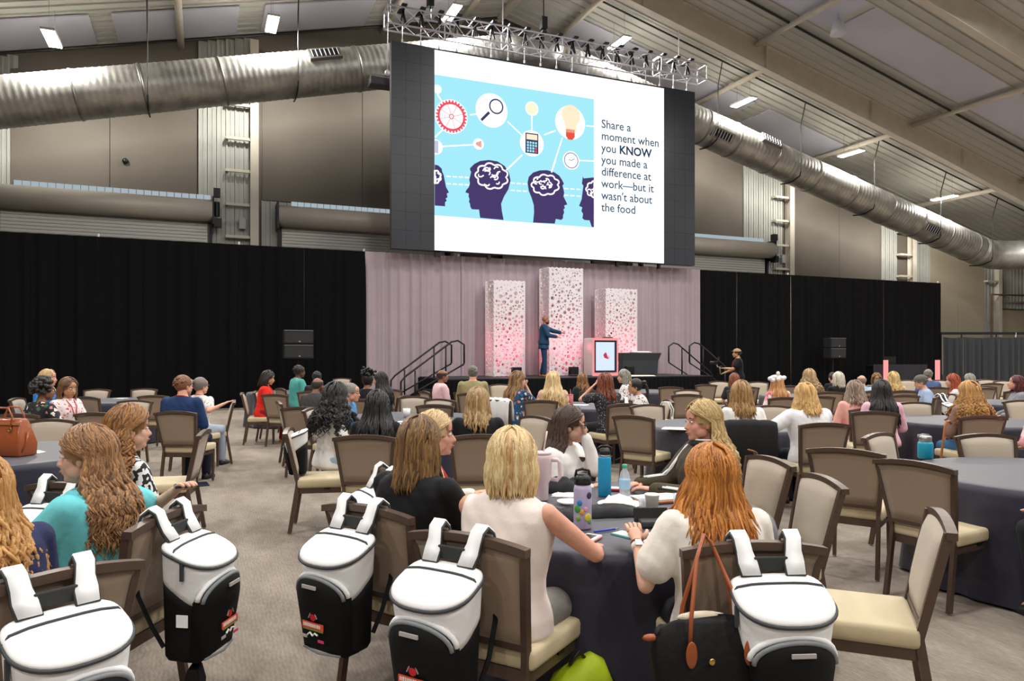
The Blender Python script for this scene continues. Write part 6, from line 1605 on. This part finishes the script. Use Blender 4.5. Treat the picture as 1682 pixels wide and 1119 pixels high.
# phone held by the red-haired woman, phone in the hand over the left chair
p = at_person('redhead', tuple(PEOPLE['redhead'][1]['wr', 0]+V(-.01, .10, .0))); t = thing('smartphone', 'phone with a teal case held by the red-haired woman', 'phone', tuple(p), HD(-40)); MB().box((0, 0, 0), (.078, .15, .009)).build('phone_case', mat('case_teal', '3d8f93', .4), t, bevel=.003); MB().box((0, 0, .006), (.07, .14, .002)).build('phone_screen', mat('screen_bright', 'cfe3d8', .2), t)
p = at_person('teal', tuple(PEOPLE['teal'][1]['wr', 1]+V(.0, -.085, .028))); t = thing('smartphone', 'dark navy phone held over the chair back beside the teal top', 'phone', tuple(p), HD(60)); MB().box((0, 0, 0), (.078, .15, .009)).build('phone_case', mat('case_navy', '1c2340', .4), t, bevel=.003); MB().box((0, 0, .006), (.07, .14, .002)).build('phone_screen', mat('screen_dark', '22282e', .1), t)
# tan handbag at the left
t = item('handbag', 'glossy tan leather handbag standing on the left table', 'handbag', 14, 748, 14)
lt = mat('leather_brown', 'a3542a', .28, coat=.4, var=.15, vscale=8)
MB().loft([[(-.2, -.09, 0), (.2, -.09, 0), (.2, .09, 0), (-.2, .09, 0)], [(-.205, -.095, .10), (.205, -.095, .10), (.205, .095, .10), (-.205, .095, .10)], [(-.17, -.05, .28), (.17, -.05, .28), (.17, .05, .28), (-.17, .05, .28)], [(-.165, -.03, .31), (.165, -.03, .31), (.165, .03, .31), (-.165, .03, .31)]]).build('bag_body', lt, t, True, bevel=.012)
for y_ in (-.055, .055): MB().tube([(-.1, y_*1.3, .22), (-.10, y_, .33), (-.06, y_, .40), (.06, y_, .40), (.10, y_, .33), (.1, y_*1.3, .22)], .008, 8).build('handle', lt, t, True)
for x_ in (-.1, .1): MB().tube([(x_+.016*math.cos(q), -.079, .225+.016*math.sin(q)) for q in [i*math.pi/5 for i in range(10)]], .004, 6, closed=True).build('ring', mat('brass', 'c9a45a', .25, .9), t, True)
MB().beam((-.19, -.06, .27), (.19, -.06, .27), .01, .02).build('top_trim', mat('leather_light', 'c07a45', .3), t); MB().tube([(.2, 0, .2), (.21, -.02, .12), (.2, -.06, .04)], .008, 8).build('side_tab', lt, t, True)
crumple('napkin', 'white napkin beside the tan leather handbag', 'napkin', 56, 744, .14, .12, .02, wp, 9)
# turquoise flask on the right table
t = item('flask', 'squat turquoise flask with steel screw lid on the right table', 'flask', 1520, 753)
MB().lathe([(.01, 0), (.052, 0), (.058, .008), (.058, .12), (.05, .135), (.01, .137)], n=28).build('flask_body', mat('turquoise_paint', '1695b4', .4), t, True); MB().lathe([(.045, .134), (.047, .137), (.047, .178), (.04, .184), (.01, .186)], n=24).build('steel_lid', steel, t, True)
MB().tube([(-.045, 0, .165), (-.062, 0, .172), (-.06, 0, .19), (-.02, 0, .195), (.03, 0, .192)], .005, 8).build('carry_loop', steel, t, True)
# far table things
t = item('tumbler', 'pink tumbler on the table before the stage', 'tumbler', 937, 671); MB().lathe([(.01, 0), (.038, 0), (.045, .2), (.04, .21), (.01, .212)], n=20).build('tumbler_body', mat('tumbler_coral', 'e88a90', .4), t, True); MB().tube([(0, 0, .21), (.0, 0, .3)], .005, 6).build('straw', mat('tumbler_coral', 'e88a90', .4), t); MB().lathe([(.04, .205), (.046, .207), (.046, .22), (.01, .222)], n=20).build('lid', mat('straw_coral', 'd87078', .4), t, True)
for nm, px, py, w_ in (('white sheets left of the auburn-haired woman on the far table', 951, 666, .30), ('white sheet lying on the table before the bomber-jacket woman', 1118, 705, .40), ('white papers at the elbow of the woman in the loose white shirt', 1275, 702, .30), ('white sheet on the left far table by the pale chairs', 197, 655, .25)):
    t = item('paper_sheet', nm, 'papers', px, py, 20); MB().box((0, 0, .003), (w_, w_*.6, .005)).build('sheet', wp, t); MB().box((.03, .02, .008), (w_*.8, w_*.5, .004), 0, Matrix.Rotation(.2, 3, 'Z')).build('sheet', wp, t)
t = item('cup', 'small white cup on the middle table right of the black hair', 'cup', 668, 686); MB().lathe([(.005, 0), (.04, 0), (.05, .12), (.046, .12), (.036, .004)], n=20).build('cup_wall', wp, t, True)
# black coat over a chair, white coat over another
def coat(key, label, m_, drop=.5, wd=.29):
    x, y, rz = CH[key] if isinstance(key, str) else key
    m = MB(); prof = [(-.40, .93-drop), (-.395, .75), (-.385, .90), (-.36, .955), (-.32, .962), (-.285, .93), (-.26, .8), (-.25, .93-drop*.7)]
    rows = []
    for yy, z in prof: rows.append([(-wd+2*wd*i/14, yy+.008*math.sin(i*1.7), z-(.02 if i in (0, 14) else 0)-.012*abs(i-7)/7+.004*math.sin(i*2.3)) for i in range(15)])
    m.loft(rows, closed=False, caps=False); o = m.build('draped_coat', m_, None, True); so = o.modifiers.new('thick', 'SOLIDIFY'); so.thickness = .012
    o.location = (x, y, 0); o.rotation_euler = (0, 0, rz); tag(o, label, 'coat'); return o
coat('C57', 'black coat draped over the chair below the light-brown-haired woman', mat('coat_black', '0b0b0d', .8), .62)
_c18 = PEOPLE['m18'][0]; coat((_c18.location.x, _c18.location.y, _c18.rotation_euler.z), 'white coat over the chair behind the blue floral blouse', mat('coat_white', 'ece9e6', .7), .4)
# white handbag hanging on a chair
x, y = G(1094, 118); t = thing('handbag', 'white handbag with black trim hanging among the middle chairs', 'handbag', (x, y, .50), HD(30))
MB().loft([[(-.15, -.06, 0), (.15, -.06, 0), (.15, .06, 0), (-.15, .06, 0)], [(-.13, -.05, .2), (.13, -.05, .2), (.13, .05, .2), (-.13, .05, .2)]]).build('bag_body', mat('bag_cream', 'e9e6e2', .5), t, bevel=.02)
MB().beam((-.14, -.062, .1), (.14, -.062, .1), .008, .02).beam((-.14, -.062, .19), (.14, -.062, .19), .008, .02).build('black_trim', pl_blk, t)
for y_ in (-.05, .05): MB().tube([(-.08, y_, .18), (-.09, y_, .34), (-.04, y_, .44), (.04, y_, .44), (.09, y_, .34), (.08, y_, .18)], .010, 8).build('handle', mat('bag_cream', 'e9e6e2', .5), t, True)
x, y = G(813, 103); t = thing('striped_tote', 'black-and-white striped tote left of the white coat', 'tote', (x, y, .42), HD(10))
MB().loft([[(-.14, -.05, 0), (.14, -.05, 0), (.14, .05, 0), (-.14, .05, 0)], [(-.17, -.03, .34), (.17, -.03, .34), (.17, .03, .34), (-.17, .03, .34)]]).build('bag_body', print_mat('print_tote', 'ded6cc', ['1c1a1c', '1c1a1c'], 6, .5, kind='stripe'), t); MB().tube([(-.07, 0, .33), (-.05, 0, .5), (.05, 0, .5), (.07, 0, .33)], .01, 6).build('handle', pl_blk, t, True)
# tan strap on the chair of the bomber-jacket woman
x, y, rz = CH['C20']; t = MB().tube([(.20, -.30, .95), (.22, -.36, .93), (.19, -.40, .75), (.10, -.37, .55), (.02, -.35, .42), (-.05, -.3, .36)], .016, 6, flat=.3).build('shoulder_strap_tan', mat('strap_tan', 'a8724e', .5), None, True)
t.name = 'bag_strap'; t.location = (x, y, 0); t.rotation_euler = (0, 0, rz); tag(t, 'tan leather strap hung over the chair behind the bomber jacket', 'strap')
# black nylon tote with tan handles on the near right chair
x, y, rz = CH['C17']; f = Vector((-math.sin(rz), math.cos(rz))); r = Vector((f.y, -f.x)); p = Vector((x, y))-f*(BACKOFF+.13)-r*.20
t = thing('nylon_tote', 'black nylon tote with tan leather handles hung on the lower right chair', 'tote', (p.x, p.y, .33), rz+.05)
nyl = mat('nylon_black', '0a0a0b', .6, spec=.3, bump=.5, bscale=9); tan = mat('leather_handle', '9c4f26', .4)
m = MB(); rs = []
for z, hx, hy in ((0, .14, .07), (.03, .17, .085), (.16, .20, .09), (.30, .215, .055), (.365, .20, .02), (.375, .19, .012)):
    rs.append([(hx*math.copysign(abs(math.cos(a))**.6, math.cos(a)), hy*math.copysign(abs(math.sin(a))**.8, math.sin(a))+.006*math.sin(a*7+z*20), z-.035*abs(math.cos(a))**3*(1 if z > .2 else 0)+.008*math.sin(a*5)*(z > .25)) for a in [2*math.pi*i/40 for i in range(40)]])
m.loft(rs); m.build('bag_body', nyl, t, True)
for y_, sgn in ((-.06, -1), (.05, 1)):
    MB().tube([(-.10, y_, .30), (-.09, y_*.8, .40), (-.03, .06, .56), (.02, .12, .625), (.045, .12, .60), (.07, .05, .5), (.095, y_, .38), (.10, y_, .29)], .0075, 8).build('handle', tan, t, True)
    for x_ in (-.10, .10): MB().ell((x_, y_*1.28, .28), (.02, .006, .045), 12, 8).build('handle_patch', tan, t, True)
MB().ell((-.03, -.078, .255), (.012, .005, .012), 10, 8).build('snap_button', mat('brass', 'c9a45a', .25, .9), t, True)
MB().ell((-.03, .02, .37), (.09, .02, .02), 12, 6).build('lining', mat('lining_cream', 'd9ccb4', .7), t, True)
for s_ in (-1, 1): MB().ell((s_*.215, 0, .315), (.03, .014, .012), 10, 6).build('corner_tab', tan, t, True)
# yellow and black bag on the floor in the middle
x, y = G(950, 398); t = thing('yellow_bag', 'neon yellow and black bag on the floor by the front table', 'bag', (x, y, .005), HD(-20))
MB().loft([[(hx*math.copysign(abs(math.cos(a))**.7, math.cos(a)), hy*math.copysign(abs(math.sin(a))**.7, math.sin(a)), z+.03*math.cos(a)*(z > .1)) for a in [2*math.pi*i/28 for i in range(28)]] for z, hx, hy in ((0, .15, .09), (.05, .17, .11), (.2, .15, .10), (.30, .11, .06), (.33, .06, .03))]).build('bag_body', mat('neon_yellow', 'b9d01c', .6, bump=.4, bscale=12), t, True)
MB().tube([(-.16, -.02, .12), (-.12, -.09, .24), (0, -.105, .27), (.12, -.09, .2), (.165, -.02, .06)], .016, 8, flat=.5).tube([(.1, .03, .3), (.16, -.02, .2), (.18, -.06, .04)], .02, 8).build('black_trim', pl_blk, t, True); MB().tube([(-.04, 0, .32), (0, 0, .37), (.05, 0, .32)], .008, 8).build('handle', pl_blk, t, True)
# pouch swinging under the bag on the left
x, y, rz = CH['C2']; f = Vector((-math.sin(rz), math.cos(rz))); r = Vector((f.y, -f.x)); p = Vector((x, y))-f*(BACKOFF+.16)+r*(-.06)
t = thing('pouch', 'small black pouch hanging below the side-on cooler backpack', 'pouch', (p.x, p.y, .13), rz+.3)
MB().loft([[(-.05, -.03, 0), (.05, -.03, 0), (.05, .03, 0), (-.05, .03, 0)], [(-.055, -.035, .1), (.055, -.035, .1), (.055, .035, .1), (-.055, .035, .1)], [(-.045, -.02, .17), (.045, -.02, .17), (.045, .02, .17), (-.045, .02, .17)]]).build('pouch_body', bk_m, t, bevel=.01); MB().tube([(0, 0, .165), (0, .0, .25)], .008, 6).build('pouch_loop', bk_m, t, True); MB().box((-.01, -.037, .06), (.02, .004, .03)).build('pouch_logo', wp, t)
# wooden cane
a_ = Vector((*G(1552, 148), .80)); b_ = Vector((*G(1537, 152), .02)); m = MB(); m.tube([b_, a_, a_+V(.02, 0, .05), a_+V(.07, 0, .06), a_+V(.1, 0, .03)], .013, 8)
tag(m.build('walking_cane', mat('cane_wood', '9c5a24', .4), None, True), 'brown wooden cane leaning beside the curly blonde woman', 'cane')
